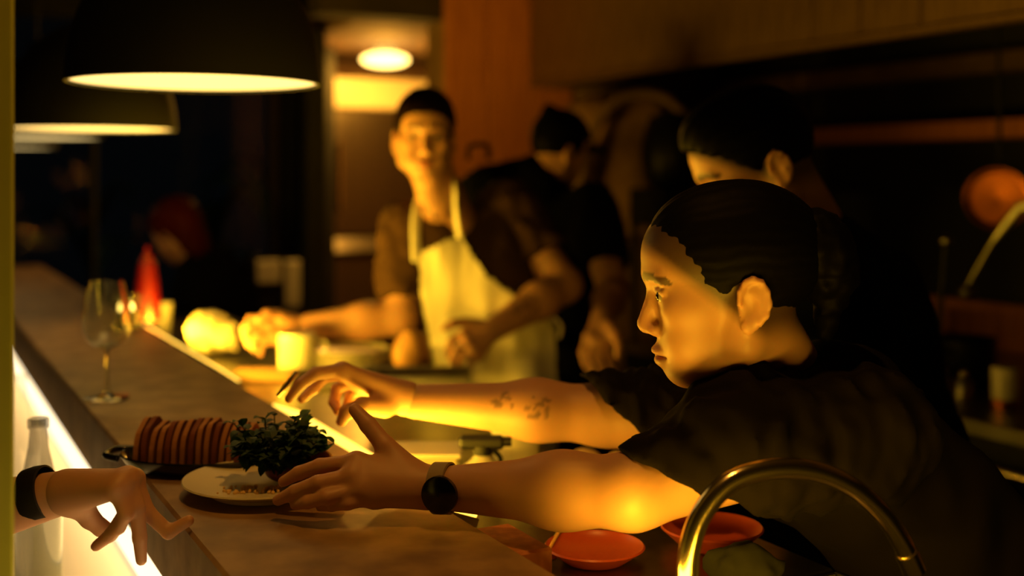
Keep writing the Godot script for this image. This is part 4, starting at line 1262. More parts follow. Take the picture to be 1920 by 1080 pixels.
func leaning_cook() -> void:
	var hip := P(1850, 1120, 1.62)
	hip.x = maxf(hip.x, 1.24)
	var t := person("cook in a black shirt leaning over the pass to set down the salad plate", Vector3(hip.x, 0, hip.z))
	var fwd := -RV
	var back := FV * 0.035
	var h := Head.new(P(1357, 492, 1.42), fwd + Vector3(0, -0.07, 0) + FV * 0.04, Vector3.UP - RV * 0.06)
	var skin := SKIN
	var body := Acc.new()
	var nb := P(1462, 712, 1.475)
	# head and neck
	var hp := face(h)
	hp.append(cap(h.L(-0.030, -0.075), nb, 0.050, 0.058, 0.025))
	hp.append(cap(h.L(0.0, -0.10), P(1395, 735, 1.45), 0.036, 0.05, 0.02))
	field(body, hp, 0.0034, face_colour(h, skin, LIP, BROW, 0.0, Vector4(0.088, 0.030, 0.66, -0.75)))
	# near arm (left), far arm (right), trunk
	var ns := P(1525, 815, 1.395)
	var ne := P(1185, 922, 1.345)
	var nw := P(822, 915, 1.425)
	var fs := P(1390, 800, 1.64)
	var fe := P(1130, 778, 1.735)
	var fw := P(775, 752, 1.76)
	var ink := inked(skin, [[P(1010, 765, 1.68), 0.028], [P(940, 748, 1.70), 0.022]])
	field(body, [cap(ns, ne, 0.055, 0.041, 0.03), cap(ne, ne.lerp(nw, 0.35), 0.041, 0.040, 0.02), cap(ne.lerp(nw, 0.35), nw, 0.040, 0.0255, 0.03),
		cap(fs, fe, 0.056, 0.043, 0.03), cap(fe, fe.lerp(fw, 0.35), 0.043, 0.041, 0.02), cap(fe.lerp(fw, 0.35), fw, 0.041, 0.0255, 0.03)], 0.006, ink)
	var trunk := []
	var up := (nb - hip).normalized()
	var c1 := nb.lerp(hip, 0.28) + back
	var c2 := nb.lerp(hip, 0.62) + back
	for s in [-1.0, 1.0]:
		trunk.append(cap(c1 + FV * 0.085 * s, c2 + FV * 0.07 * s, 0.088, 0.085, 0.05))
		trunk.append(cap(c2 + FV * 0.07 * s, hip + FV * 0.075 * s, 0.085, 0.1, 0.05))
	trunk.append(cap(nb, c1, 0.055, 0.10, 0.05))
	legs(trunk, hip, FV, fwd)
	field(body, trunk, 0.014, plain(skin))
	# near hand on the plate
	var f := [
		[P(668, 866, 1.432), P(600, 874, 1.440), P(560, 887, 1.448), P(531, 903, 1.455)],
		[P(660, 893, 1.418), P(596, 906, 1.408), P(553, 922, 1.415), P(521, 938, 1.428)],
		[P(676, 917, 1.412), P(612, 932, 1.398), P(578, 941, 1.404), P(553, 946, 1.416)],
		[P(702, 934, 1.415), P(652, 944, 1.402), P(622, 948, 1.406), P(600, 950, 1.418)]]
	var th := [P(768, 884, 1.436), P(722, 836, 1.446), P(690, 796, 1.458), P(665, 768, 1.466)]
	field(body, hand(nw, 0.0255, f, th), 0.0026, plain(skin))
	# far hand, fingers pinching tweezers
	f = [
		[P(642, 694, 1.72), P(592, 700, 1.70), P(563, 720, 1.69), P(542, 747, 1.682)],
		[P(650, 700, 1.745), P(608, 706, 1.745), P(588, 728, 1.735), P(566, 748, 1.72)],
		[P(664, 712, 1.765), P(632, 728, 1.77), P(626, 754, 1.755), P(634, 772, 1.735)],
		[P(682, 724, 1.78), P(656, 742, 1.78), P(650, 764, 1.765), P(657, 780, 1.745)]]
	th = [P(722, 762, 1.735), P(682, 760, 1.70), P(650, 772, 1.69), P(640, 790, 1.688)]
	field(body, hand(fw, 0.0255, f, th), 0.003, plain(skin))
	put("body", body, M.skin, t)
	eyes(h, t)
	# hair: cropped to the hairline, gathered in a low bun
	var cr := [he(h, -0.017, 0.012, 0, 0.107, 0.088, 0.0785), he(h, 0.020, 0.026, 0, 0.066, 0.060, 0.063, 0.02)]
	cr.append(cut(h.L(0.088, 0.030), h.bs * Vector3(0.66, -0.75, 0)))
	for s in [-1.0, 1.0]:
		cr.append(he(h, -0.010, -0.052, s * 0.092, 0.030, 0.043, 0.032, 0.006, -1))
	var hair := Acc.new()
	field(hair, cr, 0.0036, null, strands(h, 34.0, 0.0009, 4))
	field(hair, [he(h, -0.112, 0.010, 0, 0.042, 0.048, 0.046), he(h, -0.128, -0.02, 0.01, 0.034, 0.036, 0.036, 0.02), hc(h, Vector3(-0.125, -0.03, 0.0), Vector3(-0.118, -0.098, 0.012), 0.026, 0.010, 0.02)], 0.005, null, folds(5, 0.006, 40.0))
	put("hair", hair, M.hair, t)
	put("hair_tie", lathe(Acc.new(), h.L(-0.092, 0.008), [[0.030, -0.005], [0.034, 0.0], [0.030, 0.005]], 24, h.bs * Basis(Vector3(0, 0, 1), PI / 2)), M.strap, t)
	# shirt: trunk, collar and two short sleeves
	var shirt := Acc.new()
	var sp := []
	for s in [-1.0, 1.0]:
		sp.append(cap(c1 + FV * 0.09 * s, c2 + FV * 0.075 * s, 0.103, 0.104, 0.06))
		sp.append(cap(c2 + FV * 0.075 * s, hip + FV * 0.08 * s, 0.104, 0.118, 0.06))
	sp.append(cap(P(1500, 742, 1.50), c1, 0.066, 0.11, 0.07))
	sp.append(cap(ns + RV * 0.01, c1 + FV * 0.02, 0.082, 0.09, 0.06))
	sp.append(cap(fs + RV * 0.01, c1 + FV * 0.02, 0.068, 0.09, 0.05))
	sp.append(cut(P(1452, 690, 1.47), h.bs * Vector3(0.42, 0.9, 0)))
	sp.append(cut(hip + Vector3(0, -0.04, 0), Vector3.DOWN))
	field(shirt, sp, 0.010, null, folds(11, 0.016, 7.0, Vector3(1, 0.6, 1)))
	var across := func(x0: float, y0: float, x1: float, y1: float, z: float) -> Array:      # a hem: the plane through two points and the line of depth
		var a := P(x0, y0, z)
		var b := P(x1, y1, z)
		return [a, (b - a).cross(FV).normalized()]
	var hem: Array = across.call(1196, 852, 1345, 914, 1.36)
	var n: Vector3 = hem[1]
	if n.dot(Vector3.DOWN) < 0:
		n = -n
	field(shirt, [cap(ns + RV * 0.06, P(1400, 838, 1.37), 0.084, 0.076, 0.04), cap(P(1400, 838, 1.37), P(1215, 905, 1.35), 0.076, 0.052, 0.05), cut(hem[0], n)], 0.006, null, folds(12, 0.013, 16.0, Vector3(1.5, 0.7, 1)))
	hem = across.call(1104, 716, 1242, 828, 1.69)
	n = hem[1]
	if n.dot(-RV) < 0:
		n = -n
	field(shirt, [cap(fs + RV * 0.05, P(1300, 785, 1.67), 0.072, 0.070, 0.04), cap(P(1300, 785, 1.67), P(1130, 772, 1.72), 0.070, 0.060, 0.04), cut(hem[0], n)], 0.006, null, folds(13, 0.014, 20.0, Vector3(2.0, 0.5, 1)))
	put("shirt", shirt, M.shirt_black, t)
	# apron under the near arm, and trousers
	var ap := []
	for s in [-1.0, 1.0]:
		ap.append(cap(c2 - up * 0.05 + FV * 0.06 * s - RV * 0.018, hip + FV * 0.075 * s - RV * 0.03, 0.108, 0.118, 0.05))
		ap.append(cap(hip + FV * 0.075 * s - RV * 0.03, hip + FV * 0.09 * s - RV * 0.03 + Vector3(0, -0.3, 0), 0.118, 0.12, 0.05))
	ap.append(cut(hip - RV * 0.02, RV))
	put("apron", field(Acc.new(), ap, 0.012, null, folds(15, 0.012, 8.0)), M.shirt_brown, t)
	var tr := []
	legs(tr, hip, FV, fwd)
	for p in tr:
		p.ra += 0.02
		p.rb += 0.02
	tr.append(cut(Vector3(0, 0.11, 0), Vector3.DOWN))
	put("trousers", field(Acc.new(), tr, 0.014, null, folds(16, 0.012, 8.0)), M.shirt_dark, t)
	# wrist watch (held on the arm, so a thing of its own)
	var wd := (ne - nw).normalized()
	var wp := nw + wd * 0.006
	var wu := wd.cross(FV).normalized()
	if wu.y < 0:
		wu = -wu
	var wt := thing("wrist_watch", "black round watch with tan strap on the leaning cook's wrist", "watch", wp)
	var wb := Basis(wd.cross(wu).normalized(), wd, wu) if true else Basis.IDENTITY
	put("strap", lathe(Acc.new(), wp, [[0.0285, -0.011], [0.031, -0.010], [0.031, 0.010], [0.0285, 0.011]], 36, wb.orthonormalized()), M.strap, wt)
	var out := (-FV * 0.99 + Vector3(0, 0.02, 0)).normalized()
	var cb := Basis(wd, out, wd.cross(out).normalized()).orthonormalized()
	put("case", lathe(Acc.new(), wp + out * 0.027, [[0.001, 0.0], [0.021, 0.0], [0.0225, 0.003], [0.0225, 0.009], [0.020, 0.011], [0.001, 0.0115]], 36, cb), M.black_gloss, wt)
	# tweezers in the far hand
	var q0 := P(521, 742, 1.682)
	var q1 := P(556, 698, 1.70)
	var tw := thing("tweezers", "pale steel tweezers held in the cook's far hand", "tweezers", q0)
	for s in [-1.0, 1.0]:
		put("arm", tube(Acc.new(), [q0 + FV * 0.002 * s, q0.lerp(q1, 0.5) + FV * 0.005 * s, q1 + FV * 0.001 * s], [0.0025, 0.004, 0.004], 8), M.chrome, tw)

func apron_chef() -> void:
	var z := 3.2
	var hip := P(930, 740, 3.25)
	var t := person("chef in a white apron over a brown shirt facing the pass", Vector3(hip.x, 0, hip.z))
	var h := Head.new(P(797, 236, z), -FV * 1.0 + RV * 0.10 + Vector3(0, 0.03, 0), Vector3.UP + RV * 0.03, 1.04)
	var body := Acc.new()
	var nb := P(838, 385, 3.24)
	var hp := face(h, 1.0)
	hp.append(cap(h.L(-0.028, -0.07), nb, 0.055, 0.060, 0.025))
	hp.append(cap(h.L(0.01, -0.10), P(820, 385, 3.19), 0.040, 0.05, 0.02))
	field(body, hp, 0.0055, face_colour(h, SKIN, LIP, BROW, 0.12))
	var rs := P(762, 432, 3.24)      # his right shoulder, left in the picture
	var re := P(752, 596, 3.16)
	var rw := P(560, 612, 3.13)
	var ls := P(950, 392, 3.34)
	var le := P(1058, 535, 3.24)
	var lw := P(918, 622, 3.02)
	var ink := inked(SKIN, [[P(668, 590, 3.05), 0.045], [P(985, 570, 3.08), 0.045], [P(1040, 540, 3.18), 0.035]])
	field(body, [cap(rs, re, 0.056, 0.046, 0.03), cap(re, re.lerp(rw, 0.35), 0.047, 0.046, 0.02), cap(re.lerp(rw, 0.35), rw, 0.046, 0.03, 0.03),
		cap(ls, le, 0.06, 0.048, 0.03), cap(le, le.lerp(lw, 0.35), 0.049, 0.048, 0.02), cap(le.lerp(lw, 0.35), lw, 0.048, 0.03, 0.03)], 0.009, ink)
	var trunk := []
	var chest := P(865, 500, 3.28)
	for s in [-1.0, 1.0]:
		trunk.append(cap(chest + RV * 0.085 * s, hip + RV * 0.07 * s, 0.095, 0.095, 0.05))
	trunk.append(cap(nb, chest, 0.06, 0.11, 0.06))
	legs(trunk, hip, RV, -FV)
	field(body, trunk, 0.016, plain(SKIN))
	# right hand on the pass cloth, left hand against the apron
	var f := [
		[P(500, 598, 3.100), P(470, 598, 3.070), P(458, 615, 3.050), P(460, 634, 3.040)],
		[P(502, 612, 3.070), P(472, 614, 3.040), P(462, 630, 3.020), P(466, 648, 3.010)],
		[P(508, 626, 3.060), P(482, 630, 3.020), P(473, 644, 3.010), P(477, 657, 3.000)],
		[P(516, 638, 3.060), P(494, 644, 3.030), P(486, 654, 3.020), P(489, 664, 3.015)]]
	var th := [P(545, 602, 3.110), P(522, 590, 3.070), P(500, 588, 3.030), P(484, 600, 3.010)]
	field(body, hand(rw, 0.029, f, th, 1.06), 0.005, plain(SKIN))
	f = [
		[P(868, 628, 2.98), P(846, 640, 2.97), P(840, 656, 2.97), P(842, 670, 2.98)],
		[P(876, 644, 2.96), P(854, 658, 2.95), P(848, 674, 2.95), P(852, 686, 2.96)],
		[P(886, 658, 2.96), P(866, 672, 2.95), P(862, 686, 2.96), P(866, 696, 2.97)],
		[P(898, 668, 2.97), P(882, 682, 2.96), P(879, 692, 2.97), P(882, 700, 2.98)]]
	th = [P(898, 610, 3.02), P(872, 604, 3.00), P(850, 606, 2.98), P(832, 616, 2.97)]
	field(body, hand(lw, 0.029, f, th, 1.06), 0.005, plain(SKIN))
	put("body", body, M.skin, t)
	eyes(h, t)
	var cr := [he(h, -0.010, 0.010, 0, 0.104, 0.094, 0.081), he(h, 0.025, 0.03, 0, 0.068, 0.062, 0.068, 0.02), cut(h.L(0.090, 0.020), h.bs * Vector3(0.60, -0.80, 0))]
	for s in [-1.0, 1.0]:
		cr.append(he(h, -0.010, -0.052, s * 0.092, 0.030, 0.043, 0.032, 0.006, -1))
	put("hair", field(Acc.new(), cr, 0.006, null, folds(21, 0.003, 45.0)), M.brown_hair, t)
	# shirt with sleeves
	var shirt := Acc.new()
	var sp := []
	for s in [-1.0, 1.0]:
		sp.append(cap(chest + RV * 0.09 * s, hip + RV * 0.075 * s, 0.108, 0.108, 0.06))
	sp.append(cap(P(840, 425, 3.26), chest, 0.075, 0.12, 0.07))
	sp.append(cap(rs, chest, 0.075, 0.09, 0.06))
	sp.append(cap(ls, chest, 0.085, 0.09, 0.06))
	sp.append(cut(P(825, 385, 3.2), Vector3.UP * 0.8 - FV * 0.6))
	field(shirt, sp, 0.012, null, folds(22, 0.012, 7.0))
	var u1 := (re - rs).normalized()
	field(shirt, [cap(rs, rs + u1 * 0.24, 0.082, 0.070, 0.04), cut(rs + u1 * 0.20, u1)], 0.010, null, folds(23, 0.016, 12.0))
	var u2 := (le - ls).normalized()
	field(shirt, [cap(ls, ls + u2 * 0.22, 0.088, 0.080, 0.04), cut(ls + u2 * 0.17, u2 + Vector3(0, -0.3, 0))], 0.010, null, folds(24, 0.02, 12.0))
	put("shirt", shirt, M.shirt_brown, t)
	put("button", lathe(Acc.new(), P(817, 408, 3.12), [[0.001, -0.003], [0.006, -0.003], [0.006, 0.003], [0.001, 0.003]], 12, Basis(RV, -FV, Vector3.UP)), M.black, t)
	# apron: bib, straps, skirt, ties; cut to its outline in a plane square to the chest
	var outline := PackedVector2Array()
	for q in [[779, 480], [862, 440], [880, 478], [912, 520], [958, 556], [1000, 580], [1042, 590], [1046, 740], [1046, 900], [820, 900], [822, 740], [806, 660], [790, 580]]:
		var w := P(q[0], q[1], 3.08) - hip
		outline.append(Vector2(w.dot(RV), w.y))
	var ap := []
	for s in [-1.0, 1.0]:
		ap.append(cap(chest + RV * 0.095 * s, hip + RV * 0.08 * s, 0.136, 0.132, 0.06))
		ap.append(cap(hip + RV * 0.075 * s, hip + RV * 0.09 * s + Vector3(0, -0.32, 0), 0.126, 0.14, 0.05))
	ap.append(cap(P(835, 425, 3.24), chest, 0.105, 0.15, 0.07))
	ap.append(cut(chest - FV * 0.02, FV))
	var fo := folds(25, 0.012, 6.0, Vector3(2.0, 0.5, 2.0))
	var shape := func(p: Vector3) -> float: return fo.call(p)
	var apron := Acc.new()
	field(apron, ap, 0.009, null, shape)
	trim(apron, outline, hip)
	var ao := put("apron", apron, M.apron_cloth, t)
	for e in [[[781, 490, 3.085], [779, 430, 3.125], [784, 385, 3.17], [800, 350, 3.25], [822, 345, 3.31]], [[861, 446, 3.10], [854, 395, 3.12], [852, 350, 3.17], [846, 335, 3.25], [830, 342, 3.31]]]:
		var pts := []
		for q in e:
			pts.append(P(q[0], q[1], q[2]))
		put("strap", tube(Acc.new(), spline(pts, 5), 0.0125, 10, 0.35), M.apron_cloth, ao)
	var tie := [P(1040, 596, 3.12), P(1052, 612, 3.10), P(1048, 634, 3.10)]
	put("tie", tube(Acc.new(), spline(tie, 4), 0.006, 8, 0.5), M.apron_cloth, ao)
	var tr := []
	legs(tr, hip, RV, -FV)
	for p in tr:
		p.ra += 0.02
		p.rb += 0.02
	tr.append(cut(Vector3(0, 0.11, 0), Vector3.DOWN))
	put("trousers", field(Acc.new(), tr, 0.016), M.shirt_dark, t)

# keep only the triangles whose middle lies inside the outline (cloth cut to a pattern)
func trim(a: Acc, poly: PackedVector2Array, o: Vector3) -> void:
	var keep := PackedInt32Array()
	for j in range(0, a.i.size(), 3):
		var m := (a.v[a.i[j]] + a.v[a.i[j + 1]] + a.v[a.i[j + 2]]) / 3.0 - o
		if Geometry2D.is_point_in_polygon(Vector2(m.dot(RV), m.y), poly):
			keep.append_array([a.i[j], a.i[j + 1], a.i[j + 2]])
	a.i = keep

func capped_cook() -> void:
	var z := 3.75
	var hip := P(1030, 720, 3.8)
	var t := person("cook in black with a dark cap turned towards the domed oven", Vector3(hip.x, 0, hip.z))
	var look := RV * 0.75 + FV * 0.55 + Vector3(0, -0.25, 0)
	var h := Head.new(P(1052, 268, z), look, Vector3.UP + look * 0.25, 0.95)
	var body := Acc.new()
	var nb := P(1015, 350, 3.72)
	var hp := face(h, 1.0)
	hp.append(cap(h.L(-0.025, -0.07), nb, 0.055, 0.062, 0.025))
	field(body, hp, 0.007, face_colour(h, SKIN, LIP, BROW))
	var ls := P(905, 375, 3.70)
	var rs := P(1108, 395, 3.66)
	var re := P(1150, 545, 3.45)
	var rw := P(1128, 598, 3.12)
	field(body, [cap(rs, re, 0.056, 0.046, 0.03), cap(re, re.lerp(rw, 0.35), 0.047, 0.045, 0.02), cap(re.lerp(rw, 0.35), rw, 0.045, 0.03, 0.03)], 0.009, plain(SKIN))
	var trunk := []
	var chest := P(1010, 470, 3.75)
	for s in [-1.0, 1.0]:
		trunk.append(cap(chest + RV * 0.09 * s, hip + RV * 0.07 * s, 0.1, 0.1, 0.05))
	trunk.append(cap(nb, chest, 0.06, 0.11, 0.06))
	var le := P(890, 560, 3.72)
	trunk.append(cap(ls, le, 0.06, 0.048, 0.03))
	trunk.append(cap(le, P(960, 640, 3.55), 0.048, 0.03, 0.03))
	legs(trunk, hip, RV, RV)
	field(body, trunk, 0.016, plain(SKIN))
	var f := [
		[P(1102, 632, 3.04), P(1092, 660, 3.02), P(1098, 684, 3.00), P(1110, 700, 2.99)],
		[P(1114, 640, 3.03), P(1106, 670, 3.01), P(1114, 694, 2.99), P(1126, 708, 2.98)],
		[P(1126, 642, 3.03), P(1122, 672, 3.01), P(1130, 694, 2.99), P(1140, 706, 2.985)],
		[P(1138, 640, 3.035), P(1138, 666, 3.02), P(1144, 686, 3.00), P(1152, 698, 2.995)]]
	var th := [P(1140, 612, 3.06), P(1154, 630, 3.02), P(1160, 650, 2.99), P(1158, 668, 2.97)]
	field(body, hand(rw, 0.03, f, th, 1.05), 0.005, plain(SKIN))
	put("body", body, M.skin, t)
	eyes(h, t)
	var hr := [he(h, -0.012, 0.004, 0, 0.104, 0.092, 0.081), cut(h.L(0.05, 0.0), h.bs * Vector3(0.85, -0.5, 0))]
	for s in [-1.0, 1.0]:
		hr.append(he(h, -0.010, -0.052, s * 0.092, 0.030, 0.043, 0.032, 0.006, -1))
	put("hair", field(Acc.new(), hr, 0.007), M.hair, t)
	var cp := put("cap", field(Acc.new(), [he(h, -0.005, 0.02, 0, 0.11, 0.096, 0.088), he(h, -0.075, 0.085, 0, 0.026, 0.030, 0.028, 0.015), cut(h.L(0, 0.018), h.bs * Vector3(0.15, -1, 0))], 0.006), M.cap_cloth, t)
	put("peak", field(Acc.new(), [he(h, 0.115, 0.014, 0, 0.07, 0.008, 0.066)], 0.005), M.cap_cloth, cp)
	var shirt := Acc.new()
	var sp := []
	for s in [-1.0, 1.0]:
		sp.append(cap(chest + RV * 0.095 * s, hip + RV * 0.075 * s, 0.118, 0.115, 0.06))
	sp.append(cap(P(1010, 345, 3.74), chest, 0.085, 0.13, 0.08))
	sp.append(cap(rs, chest, 0.085, 0.1, 0.06))
	sp.append(cap(ls, chest, 0.095, 0.1, 0.06))
	sp.append(cap(ls, P(1000, 335, 3.74), 0.085, 0.07, 0.05))
	field(shirt, sp, 0.013, null, folds(31, 0.014, 7.0))
	var u1 := (re - rs).normalized()
	field(shirt, [cap(rs, rs + u1 * 0.26, 0.088, 0.074, 0.04), cut(rs + u1 * 0.22, u1)], 0.012, null, folds(32, 0.014, 10.0))
	var u2 := (le - ls).normalized()
	field(shirt, [cap(ls, ls + u2 * 0.26, 0.088, 0.074, 0.04), cut(ls + u2 * 0.22, u2)], 0.012, null, folds(33, 0.014, 10.0))
	put("shirt", shirt, M.shirt_dark, t)
	var lp := [P(878, 300, 3.62), P(880, 276, 3.62), P(896, 271, 3.62), P(914, 274, 3.62), P(916, 298, 3.62)]
	put("neck_loop", tube(Acc.new(), spline(lp, 4), 0.010, 8, 0.6), M.cap_cloth, t)
	var tr := []
	legs(tr, hip, RV, RV)
	for p in tr:
		p.ra += 0.02
		p.rb += 0.02
	put("trousers", field(Acc.new(), tr, 0.018), M.shirt_dark, t)

func bowed_cook() -> void:
	var hip := P(1700, 960, 2.2)
	var t := person("cook in a navy shirt with short black hair bowing his head", Vector3(hip.x, 0, hip.z))
	var look := -RV * 0.95 - FV * 0.02 + Vector3(0, -0.42, 0)
	var h := Head.new(P(1402, 282, 2.03), look, Vector3.UP - RV * 0.42, 1.02)
	var body := Acc.new()
	var nb := P(1510, 425, 2.10)
	var hp := face(h, 1.0)
	hp.append(cap(h.L(-0.035, -0.06), nb, 0.056, 0.066, 0.025))
	hp.append(cap(h.L(-0.0, -0.09), P(1475, 450, 2.08), 0.042, 0.05, 0.02))
	field(body, hp, 0.005, face_colour(h, SKIN, LIP, BROW, 0.0, Vector4(0.075, 0.022, 0.66, -0.75)))
	var chest := P(1585, 570, 2.18)
	var ns := P(1560, 500, 2.02)
	var ne := P(1500, 700, 1.95)
	var nw := P(1330, 800, 2.02)
	var trunk := []
	for s in [-1.0, 1.0]:
		trunk.append(cap(chest + FV * 0.085 * s, hip + FV * 0.07 * s, 0.1, 0.1, 0.05))
	trunk.append(cap(nb, chest, 0.06, 0.11, 0.06))
	trunk.append(cap(ns, ne, 0.056, 0.046, 0.03))
	trunk.append(cap(ne, nw, 0.046, 0.03, 0.03))
	legs(trunk, hip, FV, -RV)
	field(body, trunk, 0.014, plain(SKIN))
	put("body", body, M.skin, t)
	eyes(h, t)
	var cr := [he(h, -0.012, 0.012, 0, 0.106, 0.096, 0.0815), he(h, 0.035, 0.045, 0, 0.068, 0.058, 0.07, 0.02), cut(h.L(0.075, 0.022), h.bs * Vector3(0.66, -0.75, 0))]
	for s in [-1.0, 1.0]:
		cr.append(he(h, -0.010, -0.052, s * 0.092, 0.030, 0.043, 0.032, 0.006, -1))
	put("hair", field(Acc.new(), cr, 0.0055, null, strands(h, 24.0, 0.0025, 41)), M.hair, t)
	var shirt := Acc.new()
	var sp := []
	for s in [-1.0, 1.0]:
		sp.append(cap(chest + FV * 0.09 * s, hip + FV * 0.075 * s, 0.118, 0.115, 0.06))
	sp.append(cap(P(1535, 470, 2.12), chest, 0.075, 0.125, 0.08))
	sp.append(cap(ns, chest, 0.08, 0.1, 0.06))
	sp.append(cut(P(1530, 436, 2.1), Vector3.UP * 0.75 - RV * 0.55))
	sp.append(cut(hip + Vector3(0, -0.06, 0), Vector3.DOWN))
	field(shirt, sp, 0.012, null, folds(42, 0.016, 7.0))
	var u1 := (ne - ns).normalized()
	field(shirt, [cap(ns, ns + u1 * 0.2, 0.08, 0.068, 0.04), cut(ns + u1 * 0.16, u1)], 0.010, null, folds(43, 0.014, 10.0))
	put("shirt", shirt, M.shirt_navy, t)
	var tr := []
	legs(tr, hip, FV, -RV)
	for p in tr:
		p.ra += 0.02
		p.rb += 0.02
	put("trousers", field(Acc.new(), tr, 0.018), M.shirt_dark, t)

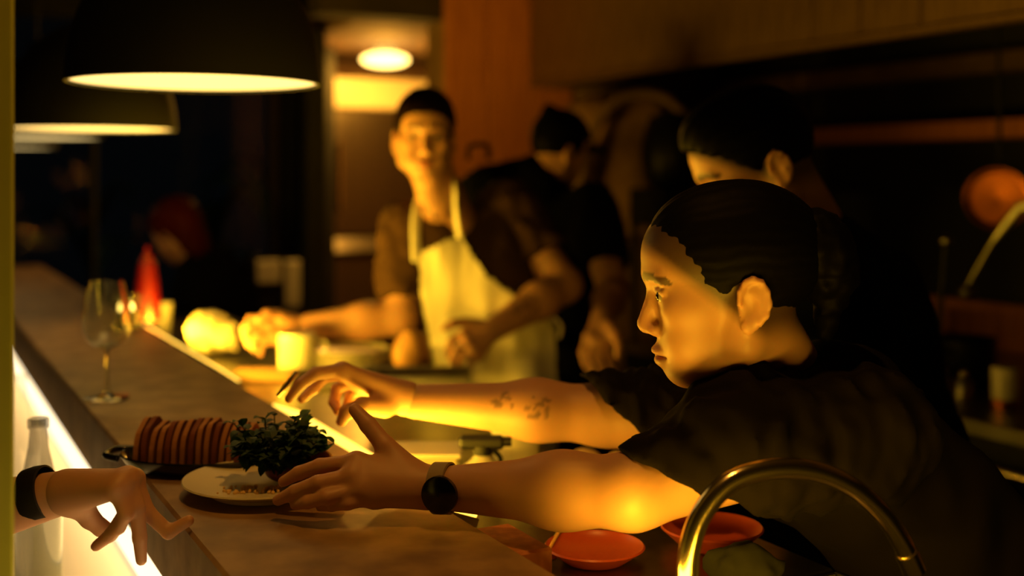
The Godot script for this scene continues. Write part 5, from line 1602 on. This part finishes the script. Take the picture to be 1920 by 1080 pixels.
func guest_hand() -> void:
	var base := Vector3(-0.48, 0, -1.62)
	var t := person("guest reaching a bare hand with a dark bracelet towards the slab edge", base)
	var body := Acc.new()
	var w := P(112, 925, 1.40)
	var el := P(-190, 1000, 1.42)
	var sh := Vector3(-0.33, 1.26, -1.66)
	var f := [
		[P(252, 898, 1.395), P(276, 960, 1.385), P(316, 998, 1.380), P(354, 976, 1.385)],
		[P(240, 896, 1.375), P(257, 950, 1.365), P(262, 1008, 1.365), P(265, 1050, 1.368)],
		[P(228, 905, 1.362), P(238, 958, 1.352), P(208, 1002, 1.362), P(180, 1024, 1.372)],
		[P(216, 918, 1.352), P(236, 966, 1.345), P(224, 990, 1.352), P(204, 1008, 1.362)]]
	var th := [P(150, 945, 1.405), P(168, 972, 1.415), P(190, 990, 1.42), P(208, 996, 1.42)]
	field(body, hand(w, 0.0265, f, th, 0.96), 0.0026, plain(SKIN))
	field(body, [cap(w, w.lerp(el, 0.6), 0.0265, 0.040, 0.03), cap(w.lerp(el, 0.6), el, 0.040, 0.042, 0.02), cap(el, sh, 0.042, 0.052, 0.03)], 0.006, plain(SKIN))
	var h := Head.new(Vector3(-0.44, 1.55, -1.72), Vector3(1, -0.1, 0.1), Vector3.UP)
	var hp := face(h)
	hp.append(cap(h.L(-0.03, -0.075), Vector3(-0.47, 1.36, -1.74), 0.052, 0.06, 0.02))
	field(body, hp, 0.007, face_colour(h, SKIN, LIP, BROW))
	var chest := Vector3(-0.5, 1.2, -1.76)
	var hip := Vector3(-0.55, 0.82, -1.76)
	var trunk := [cap(Vector3(-0.47, 1.36, -1.74), chest, 0.06, 0.11, 0.06)]
	for s in [-1.0, 1.0]:
		var o := Vector3(0, 0, 0.09 * s)
		trunk.append(cap(chest + o, hip + o, 0.1, 0.1, 0.05))
		trunk.append(cap(hip + o, hip + o + Vector3(0.4, -0.02, 0), 0.085, 0.06, 0.03))
		trunk.append(cap(hip + o + Vector3(0.4, -0.02, 0), Vector3(-0.2, 0.36, hip.z + o.z), 0.058, 0.042, 0.02))
		trunk.append(cap(Vector3(-0.2, 0.36, hip.z + o.z), Vector3(-0.06, 0.33, hip.z + o.z), 0.04, 0.03, 0.02))
	field(body, trunk, 0.016, plain(SKIN))
	put("body", body, M.skin, t)
	eyes(h, t)
	put("hair", field(Acc.new(), [he(h, -0.012, 0.012, 0, 0.106, 0.096, 0.0815), cut(h.L(0.08, 0.03), h.bs * Vector3(0.66, -0.75, 0))], 0.007), M.hair, t)
	var sp := []
	for s in [-1.0, 1.0]:
		var o := Vector3(0, 0, 0.095 * s)
		sp.append(cap(chest + o, hip + o, 0.116, 0.116, 0.05))
	sp.append(cap(Vector3(-0.48, 1.33, -1.75), chest, 0.07, 0.12, 0.06))
	sp.append(cap(sh, sh.lerp(el, 0.45), 0.068, 0.058, 0.03))
	sp.append(cap(sh, chest, 0.07, 0.09, 0.05))
	put("shirt", field(Acc.new(), sp, 0.013, null, folds(51, 0.014, 8.0)), M.shirt_navy, t)
	var st := thing("bar_stool", "dark round bar stool under the guest by the bar front", "stool", Vector3(-0.55, 0, -1.76))
	var sb := Vector3(-0.55, 0, -1.76)
	put("seat", lathe(Acc.new(), sb, [[0.001, 0.66], [0.17, 0.66], [0.18, 0.68], [0.17, 0.70], [0.001, 0.705]], 36), M.leather, st)
	put("column", lathe(Acc.new(), sb, [[0.025, 0.02], [0.025, 0.66]], 20), M.dark_metal, st)
	put("base", lathe(Acc.new(), sb, [[0.001, 0.0], [0.2, 0.0], [0.2, 0.01], [0.03, 0.03]], 36), M.dark_metal, st)
	var bp := P(72, 926, 1.402)
	var ax := (el - w).normalized()
	var up := ax.cross(FV).normalized()
	var bb := Basis(up.cross(ax).normalized(), ax, up).orthonormalized()
	var br := thing("bracelet", "wide dark leather bracelet on the guest's wrist", "bracelet", bp)
	put("band", lathe(Acc.new(), bp, [[0.0295, -0.013], [0.032, -0.012], [0.033, 0.0], [0.032, 0.012], [0.0295, 0.013]], 36, bb), M.leather, br)

func far_guest() -> void:
	var hip := P(430, 640, 4.7)
	var t := person("dark figure with reddish hair bent over at the window end", Vector3(hip.x, 0, hip.z))
	var look := -RV * 0.85 + Vector3(0, -0.35, 0) + FV * 0.5
	var h := Head.new(P(325, 420, 4.6), look, Vector3.UP - RV * 0.3, 1.0)
	var body := Acc.new()
	var nb := P(368, 480, 4.62)
	var hp := face(h)
	hp.append(cap(h.L(-0.03, -0.07), nb, 0.052, 0.06, 0.025))
	var chest := P(400, 540, 4.65)
	for s in [-1.0, 1.0]:
		hp.append(cap(chest + FV * 0.09 * s, hip + FV * 0.07 * s, 0.1, 0.1, 0.05))
	hp.append(cap(nb, chest, 0.06, 0.11, 0.06))
	legs(hp, hip, FV, -RV)
	field(body, hp, 0.012, plain(SKIN))
	put("body", body, M.skin, t)
	put("hair", field(Acc.new(), [he(h, -0.014, 0.008, 0, 0.112, 0.10, 0.088), he(h, -0.07, -0.08, 0, 0.05, 0.10, 0.07, 0.03), cut(h.L(0.07, 0.02), h.bs * Vector3(0.75, -0.65, 0))], 0.009, null, folds(61, 0.012, 40.0)), M.red_hair, t)
	var sp := []
	for s in [-1.0, 1.0]:
		sp.append(cap(chest + FV * 0.1 * s, hip + FV * 0.08 * s, 0.13, 0.13, 0.06))
		sp.append(cap(chest + FV * 0.17 * s, chest + FV * 0.2 * s + Vector3(-0.05, -0.25, 0), 0.07, 0.055, 0.05))
	sp.append(cap(nb, chest, 0.075, 0.13, 0.08))
	put("coat", field(Acc.new(), sp, 0.014, null, folds(62, 0.014, 7.0)), M.shirt_dark, t)
	var tr := []
	legs(tr, hip, FV, -RV)
	for p in tr:
		p.ra += 0.02
		p.rb += 0.02
	put("trousers", field(Acc.new(), tr, 0.02), M.shirt_dark, t)
